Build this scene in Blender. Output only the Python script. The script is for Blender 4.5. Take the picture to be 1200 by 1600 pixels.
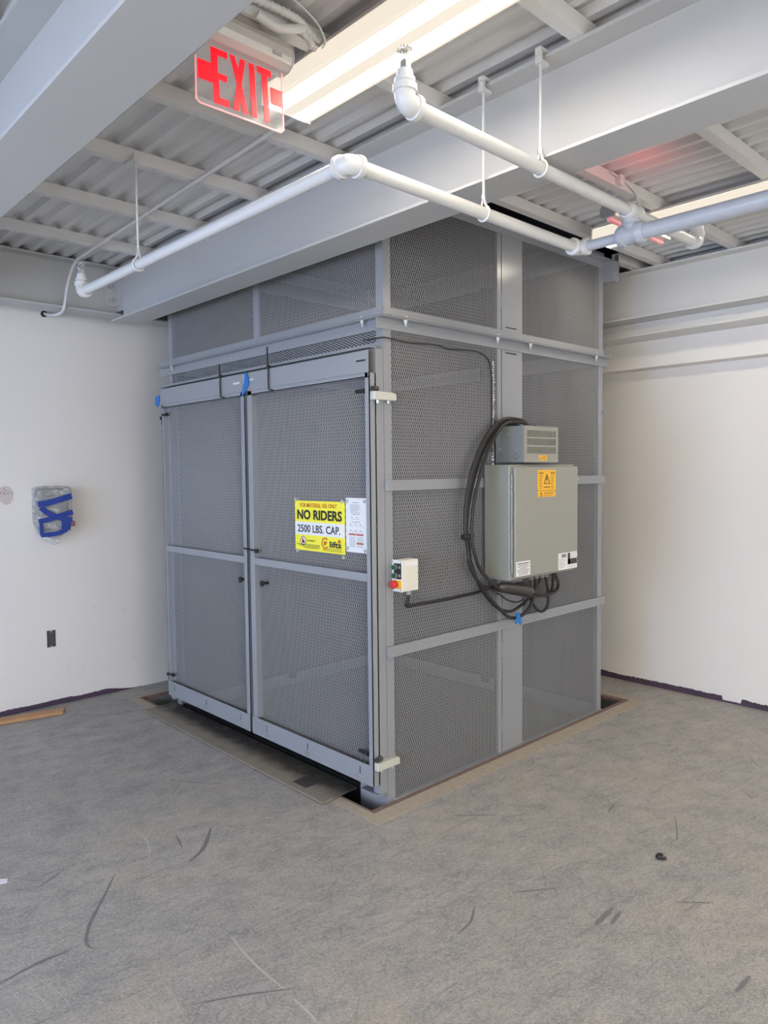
import bpy, math, random
import numpy as np
from mathutils import Vector, Matrix
random.seed(4)
for o in list(bpy.data.objects): bpy.data.objects.remove(o)
SC = bpy.context.scene
COL = SC.collection
V = Vector

# ---------------------------------------------------------------- camera, world, light, exposure
yaw, pitch, roll = 0.816824, 0.055524, -0.010742
fw = V((math.cos(yaw)*math.cos(pitch), math.sin(yaw)*math.cos(pitch), -math.sin(pitch)))
rt = V((math.sin(yaw), -math.cos(yaw), 0)); up = rt.cross(fw)
r2 = rt*math.cos(roll)+up*math.sin(roll); u2 = -rt*math.sin(roll)+up*math.cos(roll)
cam_d = bpy.data.cameras.new('camera'); cam = bpy.data.objects.new('camera', cam_d); COL.objects.link(cam)
M = Matrix((r2, u2, -fw)).transposed().to_4x4(); M.translation = V((-2.36695, -2.51318, 1.6))
cam.matrix_world = M
cam_d.sensor_fit = 'HORIZONTAL'; cam_d.sensor_width = 36; cam_d.lens = 36*1141.37/1200; cam_d.clip_start = .05
SC.camera = cam
w = bpy.data.worlds.new('world'); SC.world = w; w.use_nodes = True
w.node_tree.nodes['Background'].inputs[0].default_value = (.9, .93, 1.0, 1)
w.node_tree.nodes['Background'].inputs[1].default_value = 3.0
SC.view_settings.view_transform = 'Standard'; SC.view_settings.look = 'None'
SC.view_settings.exposure = 0.0; SC.view_settings.gamma = 1; SC.view_settings.use_curve_mapping = False
WINDOW_POWER = 132.0
LAMP = 15.5
al = bpy.data.lights.new('window_daylight', 'AREA'); al.shape = 'RECTANGLE'; al.size = 2.2; al.size_y = 1.8
al.energy = WINDOW_POWER; al.color = (.25, .50, 1.0)
alo = bpy.data.objects.new('window_daylight', al); COL.objects.link(alo)
alo.location = (-5.85, -.15, 1.4); alo.rotation_euler = (math.pi/2, 0, -math.pi/2)   # faces +X

al2 = bpy.data.lights.new('rear_fill', 'AREA'); al2.shape = 'RECTANGLE'; al2.size = 4.4; al2.size_y = 1.9  # warm fill added behind the viewer for the side faces and left wall
al2.energy = 74.0; al2.color = (1.0, .90, .76)
al2o = bpy.data.objects.new('rear_fill', al2); COL.objects.link(al2o)
al2o.location = (-3.1, -6.45, 1.3); al2o.rotation_euler = (math.pi/2, 0, 0)                 # faces +Y

al3 = bpy.data.lights.new('side_fill', 'AREA'); al3.shape = 'RECTANGLE'; al3.size = 3.2; al3.size_y = 1.8  # warm fill added to brighten the right wall and lintel
al3.energy = 62.0; al3.color = (1.0, .87, .71)
al3o = bpy.data.objects.new('side_fill', al3); COL.objects.link(al3o)
al3o.location = (-5.85, -3.1, 1.3); al3o.rotation_euler = (math.pi/2, 0, -math.pi/2)        # faces +X

# ---------------------------------------------------------------- materials
def mat(name, col, rough=.5, metal=0, emit=None, estr=0, alpha=None, var=0, vscale=8, bump=0, bscale=60, spec=.5, trans=0):
    m = bpy.data.materials.new(name); m.use_nodes = True
    nt = m.node_tree; b = nt.nodes['Principled BSDF']
    b.inputs['Base Color'].default_value = (*col, 1); b.inputs['Roughness'].default_value = rough
    b.inputs['Metallic'].default_value = metal; b.inputs['Specular IOR Level'].default_value = spec
    if trans: b.inputs['Transmission Weight'].default_value = trans
    if emit: b.inputs['Emission Color'].default_value = (*emit, 1); b.inputs['Emission Strength'].default_value = estr
    if alpha is not None: b.inputs['Alpha'].default_value = alpha
    if var or bump:
        tc = nt.nodes.new('ShaderNodeTexCoord')
        n = nt.nodes.new('ShaderNodeTexNoise'); n.inputs['Scale'].default_value = vscale; n.inputs['Detail'].default_value = 5
        nt.links.new(tc.outputs['Object'], n.inputs['Vector'])
        if var:
            mx = nt.nodes.new('ShaderNodeMix'); mx.data_type = 'RGBA'
            mx.inputs[6].default_value = (*[c*(1-var) for c in col], 1); mx.inputs[7].default_value = (*[min(1, c*(1+var)) for c in col], 1)
            nt.links.new(n.outputs['Fac'], mx.inputs[0]); nt.links.new(mx.outputs[2], b.inputs['Base Color'])
        if bump:
            n2 = nt.nodes.new('ShaderNodeTexNoise'); n2.inputs['Scale'].default_value = bscale; n2.inputs['Detail'].default_value = 3
            nt.links.new(tc.outputs['Object'], n2.inputs['Vector'])
            bp = nt.nodes.new('ShaderNodeBump'); bp.inputs['Strength'].default_value = bump; bp.inputs['Distance'].default_value = .002
            nt.links.new(n2.outputs['Fac'], bp.inputs['Height']); nt.links.new(bp.outputs['Normal'], b.inputs['Normal'])
    return m
STEEL = mat('grey_blue_enamel', (.29, .302, .322), .24, var=.05, vscale=3, bump=.10, bscale=90)
MESHM = mat('grey_mesh_enamel', (.33, .337, .347), .26)
BEAM = mat('pale_grey_beam_paint', (.50, .50, .49), .42, var=.04, vscale=2, bump=.2, bscale=30)
WBEAM = mat('white_beam_paint', (.72, .71, .685), .45, var=.04, vscale=2, bump=.2, bscale=30)
JOIST = mat('white_joist_paint', (.68, .67, .65), .5, var=.05, vscale=5)
DECK = mat('white_deck_paint', (.66, .655, .645), .5, var=.06, vscale=4)
PIPE = mat('white_pipe_paint', (.64, .64, .62), .35, bump=.2, bscale=40)
MAINP = mat('grey_white_pipe_paint', (.46, .48, .52), .35, var=.1, vscale=20, bump=.3, bscale=50)
GALV = mat('galvanised_metal', (.62, .62, .60), .35, .8)
CREAM = mat('cream_zinc', (.62, .63, .56), .4, .2)
BLACK = mat('black_rubber', (.022, .020, .019), .5, spec=.4)
CABLE = mat('black_cable_sheath', (.030, .027, .024), .5, spec=.4)
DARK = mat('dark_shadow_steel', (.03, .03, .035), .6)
BOXG = mat('grey_green_enamel', (.30, .303, .262), .33, var=.03, vscale=3)
BOXD = mat('dark_grey_enamel', (.225, .24, .235), .35)
YEL = mat('yellow_label', (.90, .50, .03), .45)
SYEL = mat('yellow_sign', (.94, .86, .05), .4)
WHITE = mat('white_label', (.82, .82, .82), .45)
INK = mat('black_ink', (.015, .015, .015), .5)
DINK = mat('grey_ink', (.22, .22, .24), .5)
GINK = mat('amber_ink', (.30, .16, .01), .5)
ORINK = mat('orange_ink', (.62, .14, .02), .5)
REDINK = mat('red_ink', (.50, .10, .08), .5)
IVORY = mat('ivory_plastic', (.74, .72, .62), .4)
GREEN = mat('green_plastic', (.01, .10, .045), .35)
RED = mat('red_plastic', (.62, .03, .04), .35)
TAPE = mat('blue_painters_tape', (.02, .17, .52), .55)
DTAPE = mat('dark_blue_tape', (.012, .045, .30), .4)
WOOD = mat('pine_wood', (.50, .27, .12), .6, var=.15, vscale=12)
RUST = mat('rusty_steel', (.20, .135, .11), .8, var=.4, vscale=30, bump=.5, bscale=80)
GROUT = mat('tan_grout', (.42, .36, .28), .85, var=.18, vscale=25, bump=.4, bscale=90)
PURPLE = mat('purple_adhesive', (.075, .045, .075), .8, var=.3, vscale=40)
ALU = mat('aluminium_housing', (.62, .60, .56), .35, .25)
BROWNM = mat('taupe_plate', (.33, .29, .275), .5)
REDGLOW = mat('red_lit_letters', (.8, .0, .01), .4, emit=(1, .0, .012), estr=.85)
EDGE = mat('red_lit_acrylic_edge', (.9, .45, .45), .2, emit=(1, .25, .25), estr=.5)

def film(name, tint, a, rough):
    m = bpy.data.materials.new(name); m.use_nodes = True; nt = m.node_tree; nt.nodes.clear()
    o = nt.nodes.new('ShaderNodeOutputMaterial'); t = nt.nodes.new('ShaderNodeBsdfTransparent'); g = nt.nodes.new('ShaderNodeBsdfPrincipled')
    g.inputs['Base Color'].default_value = (*tint, 1); g.inputs['Roughness'].default_value = rough
    mx = nt.nodes.new('ShaderNodeMixShader'); mx.inputs[0].default_value = a
    nt.links.new(t.outputs[0], mx.inputs[1]); nt.links.new(g.outputs[0], mx.inputs[2]); nt.links.new(mx.outputs[0], o.inputs[0])
    return m
ACRYL = film('clear_acrylic', (.75, .75, .75), .13, .1)

def plastic_wrap(alpha=1):
    m = mat('clear_plastic_wrap', (.50, .51, .49), .16, spec=.8)
    nt = m.node_tree; b = nt.nodes['Principled BSDF']; tc = nt.nodes.new('ShaderNodeTexCoord')
    mp = nt.nodes.new('ShaderNodeMapping'); mp.inputs['Rotation'].default_value = (.3, .8, .2); mp.inputs['Scale'].default_value = (1, 1, 2.2)
    n = nt.nodes.new('ShaderNodeTexNoise'); n.inputs['Scale'].default_value = 11; n.inputs['Detail'].default_value = 2.5; n.inputs['Distortion'].default_value = .5
    nt.links.new(tc.outputs['Object'], mp.inputs[0]); nt.links.new(mp.outputs[0], n.inputs['Vector'])
    bp = nt.nodes.new('ShaderNodeBump'); bp.inputs['Strength'].default_value = 1; bp.inputs['Distance'].default_value = .03
    nt.links.new(n.outputs['Fac'], bp.inputs['Height']); nt.links.new(bp.outputs[0], b.inputs['Normal'])
    cr = nt.nodes.new('ShaderNodeValToRGB'); cr.color_ramp.elements[0].position = .38; cr.color_ramp.elements[0].color = (.60, .60, .58, 1)
    cr.color_ramp.elements[1].position = .6; cr.color_ramp.elements[1].color = (.80, .80, .78, 1)
    nt.links.new(n.outputs['Fac'], cr.inputs[0]); nt.links.new(cr.outputs[0], b.inputs['Base Color'])
    cr2 = nt.nodes.new('ShaderNodeMapRange'); cr2.inputs[1].default_value = .42; cr2.inputs[2].default_value = .66; cr2.inputs[3].default_value = .12; cr2.inputs[4].default_value = .60
    nt.links.new(n.outputs['Fac'], cr2.inputs[0]); nt.links.new(cr2.outputs[0], b.inputs['Alpha'])
    return m
WRAP = plastic_wrap()

def floor_mat():
    m = bpy.data.materials.new('worn_concrete'); m.use_nodes = True; nt = m.node_tree; b = nt.nodes['Principled BSDF']; L = nt.links
    tc = nt.nodes.new('ShaderNodeTexCoord')
    def noise(scale, detail=6, rot=0, sc=(1, 1, 1), dist=0, rough=.6):
        mp = nt.nodes.new('ShaderNodeMapping'); mp.inputs['Rotation'].default_value = (0, 0, rot); mp.inputs['Scale'].default_value = sc
        n = nt.nodes.new('ShaderNodeTexNoise'); n.inputs['Scale'].default_value = scale; n.inputs['Detail'].default_value = detail
        n.inputs['Distortion'].default_value = dist; n.inputs['Roughness'].default_value = rough
        # rotate first, then scale
        mp.vector_type = 'POINT'
        m2 = nt.nodes.new('ShaderNodeMapping'); m2.inputs['Rotation'].default_value = (0, 0, rot)
        mp.inputs['Rotation'].default_value = (0, 0, 0)
        L.new(tc.outputs['Object'], m2.inputs[0]); L.new(m2.outputs[0], mp.inputs[0]); L.new(mp.outputs[0], n.inputs['Vector'])
        return n.outputs['Fac']
    def ramp(f, a, b_, ca=0, cb=1):
        r = nt.nodes.new('ShaderNodeMapRange'); r.inputs[1].default_value = a; r.inputs[2].default_value = b_
        r.inputs[3].default_value = ca; r.inputs[4].default_value = cb; L.new(f, r.inputs[0]); return r.outputs[0]
    def mix(f, A, B):
        x = nt.nodes.new('ShaderNodeMix'); x.data_type = 'RGBA'
        if isinstance(f, float): x.inputs[0].default_value = f
        else: L.new(f, x.inputs[0])
        for i, c in ((6, A), (7, B)):
            if isinstance(c, tuple): x.inputs[i].default_value = (*c, 1)
            else: L.new(c, x.inputs[i])
        return x.outputs[2]
    c = mix(ramp(noise(1.3, 8, rough=.65), .36, .66), (.33, .315, .30), (.46, .415, .35))
    c = mix(ramp(noise(6, 9, .3, (1, 1.6, 1), rough=.78), .40, .66, 0, .80), c, (.150, .151, .156))
    c = mix(ramp(noise(2.1, 7, .4, dist=.6, rough=.7), .52, .68, 0, .6), c, (.44, .375, .285))
    c = mix(ramp(noise(30, 8, .2, (1, 2.2, 1), rough=.85), .48, .66, 0, .60), c, (.56, .53, .49))
    c = mix(ramp(noise(85, 6, .25, (1, 2.5, 1), rough=.85), .50, .58, 0, .62), c, (.60, .565, .51))
    c = mix(ramp(noise(70, 6, 1.2, (1, 2.5, 1), rough=.85), .52, .60, 0, .70), c, (.135, .133, .135))
    for rot, sx, s, th, op in ((.25, 14, 7, .60, .42), (-.12, 22, 5, .62, .42), (1.1, 16, 7, .62, .30), (2.2, 20, 6, .62, .30), (.7, 30, 4, .61, .32), (1.75, 26, 8, .63, .25)):
        c = mix(ramp(noise(s, 6, rot, (1, sx, 1), .35, .7), th, th+.10, 0, op), c, (.52, .50, .46))
    for rot, sx, s, th, op in ((.1, 9, 4, .58, .50), (.9, 12, 5, .60, .45), (2.4, 10, 4, .60, .45)):
        c = mix(ramp(noise(s, 6, rot, (1, sx, 1), .5, .7), th, th+.12, 0, op), c, (.11, .11, .114))
    vo = nt.nodes.new('ShaderNodeTexVoronoi'); vo.inputs['Scale'].default_value = 13; L.new(tc.outputs['Object'], vo.inputs['Vector'])
    c = mix(ramp(vo.outputs['Distance'], .045, .03, 0, .8), c, (.6, .58, .54))
    L.new(c, b.inputs['Base Color'])
    L.new(ramp(noise(5, 5), .3, .7, .42, .72), b.inputs['Roughness'])
    bp = nt.nodes.new('ShaderNodeBump'); bp.inputs['Strength'].default_value = .35; bp.inputs['Distance'].default_value = .003
    L.new(noise(40, 6, rough=.8), bp.inputs['Height']); L.new(bp.outputs[0], b.inputs['Normal'])
    return m
FLOOR = floor_mat()
WALL = mat('white_drywall_paint', (.84, .805, .755), .7, var=.025, vscale=1.5, bump=.15, bscale=120)
PLATE = mat('dusty_dark_steel_plate', (.052, .049, .044), .6, var=.35, vscale=9, bump=.4, bscale=60)
DUST = mat('tan_dust_film', (.27, .235, .185), .8, var=.25, vscale=14)
def lens_mat():
    m = bpy.data.materials.new('lit_prismatic_lens'); m.use_nodes = True; nt = m.node_tree; b = nt.nodes['Principled BSDF']; L = nt.links
    b.inputs['Base Color'].default_value = (.14, .14, .13, 1); b.inputs['Roughness'].default_value = .4
    b.inputs['Emission Color'].default_value = (1, .895, .74, 1)
    tc = nt.nodes.new('ShaderNodeTexCoord'); s = nt.nodes.new('ShaderNodeSeparateXYZ'); L.new(tc.outputs['Object'], s.inputs[0])
    ab = nt.nodes.new('ShaderNodeMath'); ab.operation = 'ABSOLUTE'; L.new(s.outputs[0], ab.inputs[0])
    sb = nt.nodes.new('ShaderNodeMath'); sb.operation = 'SUBTRACT'; sb.inputs[1].default_value = .055; L.new(ab.outputs[0], sb.inputs[0])
    ab2 = nt.nodes.new('ShaderNodeMath'); ab2.operation = 'ABSOLUTE'; L.new(sb.outputs[0], ab2.inputs[0])
    r = nt.nodes.new('ShaderNodeMapRange'); r.interpolation_type = 'SMOOTHSTEP'; r.inputs[1].default_value = .001; r.inputs[2].default_value = .034
    r.inputs[3].default_value = LAMP*3.0; r.inputs[4].default_value = .86; L.new(ab2.outputs[0], r.inputs[0])
    wv = nt.nodes.new('ShaderNodeTexWave'); wv.bands_direction = 'Y'; wv.inputs['Scale'].default_value = 60; L.new(tc.outputs['Object'], wv.inputs['Vector'])
    r2_ = nt.nodes.new('ShaderNodeMapRange'); r2_.inputs[3].default_value = .9; r2_.inputs[4].default_value = 1.08; L.new(wv.outputs['Fac'], r2_.inputs[0])
    mu = nt.nodes.new('ShaderNodeMath'); mu.operation = 'MULTIPLY'; L.new(r.outputs[0], mu.inputs[0]); L.new(r2_.outputs[0], mu.inputs[1])
    L.new(mu.outputs[0], b.inputs['Emission Strength'])
    return m
LENS = lens_mat()

# ---------------------------------------------------------------- helpers
class MB:
    def __init__(s): s.v = []; s.f = []; s.smooth = False
    def box(s, x0, x1, y0, y1, z0, z1):
        n = len(s.v); s.v += [(x, y, z) for z in (z0, z1) for y in (y0, y1) for x in (x0, x1)]
        s.f += [tuple(n+i for i in q) for q in ((0, 2, 3, 1), (4, 5, 7, 6), (0, 1, 5, 4), (2, 6, 7, 3), (0, 4, 6, 2), (1, 3, 7, 5))]
        return s
    def prism(s, poly, fn, a, b):
        """poly of (u,v) extruded from a to b; fn(u,v,w)->xyz"""
        n = len(s.v); k = len(poly)
        s.v += [fn(u, v, a) for u, v in poly]+[fn(u, v, b) for u, v in poly]
        s.f += [tuple(range(n+k-1, n-1, -1)), tuple(range(n+k, n+2*k))]
        s.f += [(n+i, n+(i+1) % k, n+k+(i+1) % k, n+k+i) for i in range(k)]
        return s
    def tube(s, pts, r, seg=12, cap=True):
        pts = [V(p) for p in pts]; rs = r if isinstance(r, (list, tuple)) else [r]*len(pts)
        n0 = len(s.v); t = (pts[1]-pts[0]).normalized()
        a = V((0, 0, 1)) if abs(t.z) < .9 else V((1, 0, 0)); nrm = (a-t*a.dot(t)).normalized()
        for i, p in enumerate(pts):
            if i == 0: t = (pts[1]-pts[0])
            elif i == len(pts)-1: t = (pts[-1]-pts[-2])
            else: t = (pts[i+1]-pts[i-1])
            t = t.normalized(); nrm = (nrm-t*nrm.dot(t)); 
            if nrm.length < 1e-6: nrm = V((1, 0, 0))
            nrm = nrm.normalized(); bi = t.cross(nrm)
            for k in range(seg):
                an = 2*math.pi*k/seg; s.v.append(tuple(p+(nrm*math.cos(an)+bi*math.sin(an))*rs[i]))
        for i in range(len(pts)-1):
            for k in range(seg):
                k2 = (k+1) % seg; s.f.append((n0+i*seg+k, n0+i*seg+k2, n0+(i+1)*seg+k2, n0+(i+1)*seg+k))
        if cap:
            s.f.append(tuple(n0+k for k in range(seg-1, -1, -1))); e = n0+(len(pts)-1)*seg; s.f.append(tuple(e+k for k in range(seg)))
        s.smooth = True; return s
    def cyl(s, p0, p1, r, seg=16): return s.tube([p0, p1], r, seg)
    def plate(s, us, vs, w0, w1, fn, hole):
        """solid plate over the grid us x vs with cells left out where hole(u,v)"""
        nu, nv = len(us), len(vs); n = len(s.v)
        s.v += [fn(u, v, w0) for v in vs for u in us]+[fn(u, v, w1) for v in vs for u in us]
        N = nu*nv; I = lambda i, j, k: n+k*N+j*nu+i
        H = [[hole((us[i]+us[i+1])/2, (vs[j]+vs[j+1])/2) for i in range(nu-1)] for j in range(nv-1)]
        h = lambda i, j: True if i < 0 or j < 0 or i >= nu-1 or j >= nv-1 else H[j][i]
        for j in range(nv-1):
            for i in range(nu-1):
                if H[j][i]: continue
                s.f += [(I(i, j, 0), I(i, j+1, 0), I(i+1, j+1, 0), I(i+1, j, 0)), (I(i, j, 1), I(i+1, j, 1), I(i+1, j+1, 1), I(i, j+1, 1))]
                if h(i-1, j): s.f.append((I(i, j, 0), I(i, j, 1), I(i, j+1, 1), I(i, j+1, 0)))
                if h(i+1, j): s.f.append((I(i+1, j, 0), I(i+1, j+1, 0), I(i+1, j+1, 1), I(i+1, j, 1)))
                if h(i, j-1): s.f.append((I(i, j, 0), I(i+1, j, 0), I(i+1, j, 1), I(i, j, 1)))
                if h(i, j+1): s.f.append((I(i, j+1, 0), I(i, j+1, 1), I(i+1, j+1, 1), I(i+1, j+1, 0)))
        return s
    def build(s, name, m, parent=None, bevel=0, label=None, kind=None, recalc=True):
        off = V((0, 0, 0)); p = parent
        while p is not None: off += V(p.location); p = p.parent
        me = bpy.data.meshes.new(name); me.from_pydata([tuple(V(v)-off) for v in s.v] if off.length else s.v, [], s.f); me.materials.append(m)
        if recalc:
            import bmesh
            bm = bmesh.new(); bm.from_mesh(me); bmesh.ops.recalc_face_normals(bm, faces=bm.faces); bm.to_mesh(me); bm.free()
        o = bpy.data.objects.new(name, me); COL.objects.link(o)
        if parent: o.parent = parent
        if s.smooth:
            me.polygons.foreach_set('use_smooth', [True]*len(me.polygons))
            md = o.modifiers.new('es', 'EDGE_SPLIT'); md.split_angle = math.radians(40)
        if bevel:
            b = o.modifiers.new('bv', 'BEVEL'); b.width = bevel; b.segments = 2; b.limit_method = 'ANGLE'
        if label: o['label'] = label
        if kind: o['kind'] = kind
        return o
def tag(o, label, cat, group=None, kind=None):
    o['label'] = label; o['category'] = cat
    if group: o['group'] = group
    if kind: o['kind'] = kind
    return o
def thing(name, loc, label, cat, group=None):
    o = bpy.data.objects.new(name, None); COL.objects.link(o); o.location = loc; o.empty_display_size = .1
    return tag(o, label, cat, group)
def struct(o): o['kind'] = 'structure'; return o
def smooth(pts, n=6):
    P = [V(p) for p in pts]; P = [P[0]*2-P[1]]+P+[P[-1]*2-P[-2]]; out = []
    for i in range(1, len(P)-2):
        for k in range(n):
            t = k/n; a, b, c, d = P[i-1:i+3]
            out.append(.5*((2*b)+(c-a)*t+(2*a-5*b+4*c-d)*t*t+(-a+3*b-3*c+d)*t**3))
    out.append(P[-2]); return out
FX = lambda u, v, w: (w, u, v)      # u=Y v=Z w=X
FY = lambda u, v, w: (u, w, v)      # u=X v=Z w=Y
FZ = lambda u, v, w: (u, v, w)
def text(name, s, h, origin, ux, m, parent, width=None, depth=.0006, nudge=None, bold=0):
    """flat raised lettering; ux = reading direction, up = +Z; h = cap height; width = fit to"""
    cu = bpy.data.curves.new(name, 'FONT'); cu.body = s; cu.size = h/.70; cu.extrude = depth/2; cu.offset = bold; cu.resolution_u = 3
    o = bpy.data.objects.new(name, cu); COL.objects.link(o); bpy.context.view_layer.update()
    dg = bpy.context.evaluated_depsgraph_get(); me = bpy.data.meshes.new_from_object(o.evaluated_get(dg)); bpy.data.objects.remove(o)
    xs = [v.co.x for v in me.vertices]
    if not xs: return None
    x0, x1 = min(xs), max(xs); k = (width/(x1-x0)) if width else 1
    off = V((0, 0, 0)); p = parent
    while p is not None: off += V(p.location); p = p.parent
    ux = V(ux); n = ux.cross(V((0, 0, 1)))
    for v in me.vertices:
        c = v.co.copy(); v.co = V(origin)+ux*((c.x-x0)*k)+V((0, 0, 1))*c.y+n*c.z-off
    me.materials.clear(); me.materials.append(m)
    ob = bpy.data.objects.new(name, me); COL.objects.link(ob); ob.parent = parent
    return ob

def expanded(name, u0, u1, v0, v1, w, fn, parent, S=.0135, Lw=.033, t=.0042, d=.0030, m=MESHM, skew=.0011):
    """expanded-metal sheet: zigzag strands along v meeting their neighbours at the bonds"""
    nk = int(round((u1-u0)/(S/2))); nj = int(round((v1-v0)/(Lw/2)))
    k = np.arange(nk); j = np.arange(nj+1)
    K, J = np.meshgrid(k, j, indexing='ij')
    du = (u1-u0)/nk; dv = (v1-v0)/nj
    sgn = np.where((K+J) % 2 == 0, -1.0, 1.0)
    uc = u0+(K+.5)*du+sgn*(du/2-t*.22); vc = v0+J*dv
    vv = []
    for (a, b) in ((-1, -1), (1, -1), (1, 1), (-1, 1)):
        vv.append(np.stack([uc+a*t/2, vc, w+b*d/2+a*skew*1.0+sgn*.0004], -1))
    A = np.stack(vv, 2)                     # nk, nj+1, 4, 3
    co = A.reshape(-1, 3)
    base = (K*(nj+1)+J)[:, :-1]*4
    q = []
    for a in range(4):
        b = (a+1) % 4
        q.append(np.stack([base+a, base+b, base+4+b, base+4+a], -1).reshape(-1, 4))
    F = np.concatenate(q, 0)
    X = {'X': np.stack([co[:, 2], co[:, 0], co[:, 1]], -1), 'Y': np.stack([co[:, 0], co[:, 2], co[:, 1]], -1), 'XH': np.stack([co[:, 2], co[:, 1], co[:, 0]], -1)}[fn]
    off = V((0, 0, 0)); p = parent
    while p is not None: off += V(p.location); p = p.parent
    X = (X-np.array(off)).astype(np.float32)
    me = bpy.data.meshes.new(name); me.vertices.add(len(X)); me.vertices.foreach_set('co', X.ravel())
    me.loops.add(F.size); me.loops.foreach_set('vertex_index', F.ravel().astype(np.int32))
    me.polygons.add(len(F)); me.polygons.foreach_set('loop_start', (np.arange(len(F))*4).astype(np.int32))
    me.update(calc_edges=True); me.materials.append(m)
    o = bpy.data.objects.new(name, me); COL.objects.link(o); o.parent = parent
    return o

# ---------------------------------------------------------------- room shell
XL, YB, XR, YL = -5.6, -6.2, 2.6902, 2.7176
HX0, HX1, HY0, HY1 = -.13, 2.25, -.04, 2.45      # pit in the floor
PD = -.35
b = MB(); b.plate([XL-.15, HX0, HX1, XR+.15], [YB-.15, HY0, HY1, YL+.15], PD-.1, 0, FZ, lambda u, v: HX0 < u < HX1 and HY0 < v < HY1)
b.box(HX0-.02, HX1+.02, HY0-.02, HY1+.02, PD-.1, PD)
floor = struct(b.build('floor', FLOOR))
# scratches and scuffs worn into the slab
LIGHT = [[(-1.407, 1.152), (-1.304, 1.077), (-1.154, 0.948), (-1.073, 0.978), (-1.002, 1.024), (-0.933, 0.976), (-0.9, 0.903)], [(-1.152, 1.973), (-1.232, 1.668), (-1.192, 1.504), (-1.236, 1.324), (-1.237, 1.197), (-1.197, 1.138), (-1.098, 1.118), (-1.013, 1.054)], [(-1.009, 0.624), (-1.001, 0.511), (-1.027, 0.406), (-1.087, 0.286)], [(-0.944, -0.181), (-0.785, -0.16), (-0.519, -0.128), (-0.295, -0.118), (-0.198, -0.139)], [(-1.353, -0.012), (-1.228, -0.001), (-1.123, 0.005), (-1.024, -0.02)], [(-1.75, -0.081), (-1.665, -0.049), (-1.538, -0.032)], [(-1.092, -0.356), (-1.107, -0.459), (-1.114, -0.566), (-1.112, -0.711)], [(-1.116, -0.753), (-1.117, -0.825), (-1.124, -0.895)], [(-1.337, 0.462), (-1.232, 0.533), (-1.174, 0.603)], [(-0.993, -0.662), (-0.986, -0.72), (-0.986, -0.769)], [(-1.369, -0.411), (-1.38, -0.516), (-1.393, -0.594)], [(-0.336, -0.501), (-0.315, -0.6), (-0.245, -0.706), (-0.128, -0.833), (0.004, -0.95)], [(-0.629, -0.877), (-0.578, -0.931), (-0.552, -0.988)], [(-0.411, -1.248), (-0.343, -1.288), (-0.278, -1.308)], [(0.519, -1.249), (0.665, -1.344), (0.82, -1.439)], [(0.952, -1.087), (1.205, -1.101), (1.432, -1.121), (1.722, -1.127)], [(-1.137, 2.123), (-0.789, 2.071), (-0.271, 1.931)], [(-1.057, 0.03), (-0.939, 0.041), (-0.826, 0.031)], [(-1.239, -0.076), (-1.064, -0.082), (-0.979, -0.076)], [(-1.385, -0.333), (-1.227, -0.334), (-1.001, -0.334)], [(-1.648, -0.12), (-1.625, -0.222), (-1.616, -0.306)], [(-1.692, -0.077), (-1.674, -0.198), (-1.668, -0.292)], [(-1.728, -0.102), (-1.719, -0.225)], [(-1.005, -0.381), (-0.823, -0.4), (-0.532, -0.388)], [(-0.993, -0.443), (-0.797, -0.48), (-0.552, -0.522)]]
LW = {0: 3, 3: 3, 6: 8, 7: 8, 2: 6, 5: 5}
DARKL = [([(-1.216, 0.311), (-1.311, 0.188), (-1.41, 0.064), (-1.457, -0.016), (-1.471, -0.064), (-1.46, -0.098)], 12), ([(-0.743, 0.38), (-0.86, 0.242), (-0.963, 0.179)], 18), ([(-0.891, 0.427), (-0.925, 0.306)], 10), ([(-0.649, 1.0), (-0.545, 0.854), (-0.439, 0.716)], 5), ([(-0.351, -0.832), (-0.436, -0.883), (-0.523, -0.899)], 10), ([(0.001, -1.192), (-0.14, -1.202)], 22), ([(-0.0, -1.223), (-0.093, -1.237)], 16), ([(0.193, -1.334), (0.29, -1.434)], 9), ([(-0.02, -1.676), (-0.125, -1.674)], 16), ([(-1.486, 0.418), (-1.355, 0.481)], 8), ([(-1.743, -0.056), (-1.622, -0.039), (-1.522, -0.047)], 14), ([(0.123, -0.316), (0.281, -0.454)], 9), ([(-1.351, -0.562), (-1.218, -0.635), (-1.088, -0.722)], 8), ([(0.848, -1.028), (0.709, -1.102), (0.626, -1.138)], 7), ([(-0.187, -0.878), (-0.041, -0.979)], 10), ([(0.657, -0.796), (0.767, -0.767)], 9)]
def ribbons(lines, z):
    mb = MB()
    for pts, wd in lines:
        P = smooth([(x, y, z) for x, y in pts], 7); n = len(mb.v); N = len(P)
        for i, p in enumerate(P):
            t = (P[min(i+1, N-1)]-P[max(i-1, 0)]).normalized(); q = V((-t.y, t.x, 0)); e = math.sin(math.pi*(i+.4)/(N-.2))**.5*(.75+.4*random.random())*wd*.0005
            mb.v += [tuple(p+q*e), tuple(p-q*e)]
        mb.f += [(n+2*i, n+2*i+1, n+2*i+3, n+2*i+2) for i in range(N-1)]
    return mb
extra = []; ex2 = []
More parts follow.
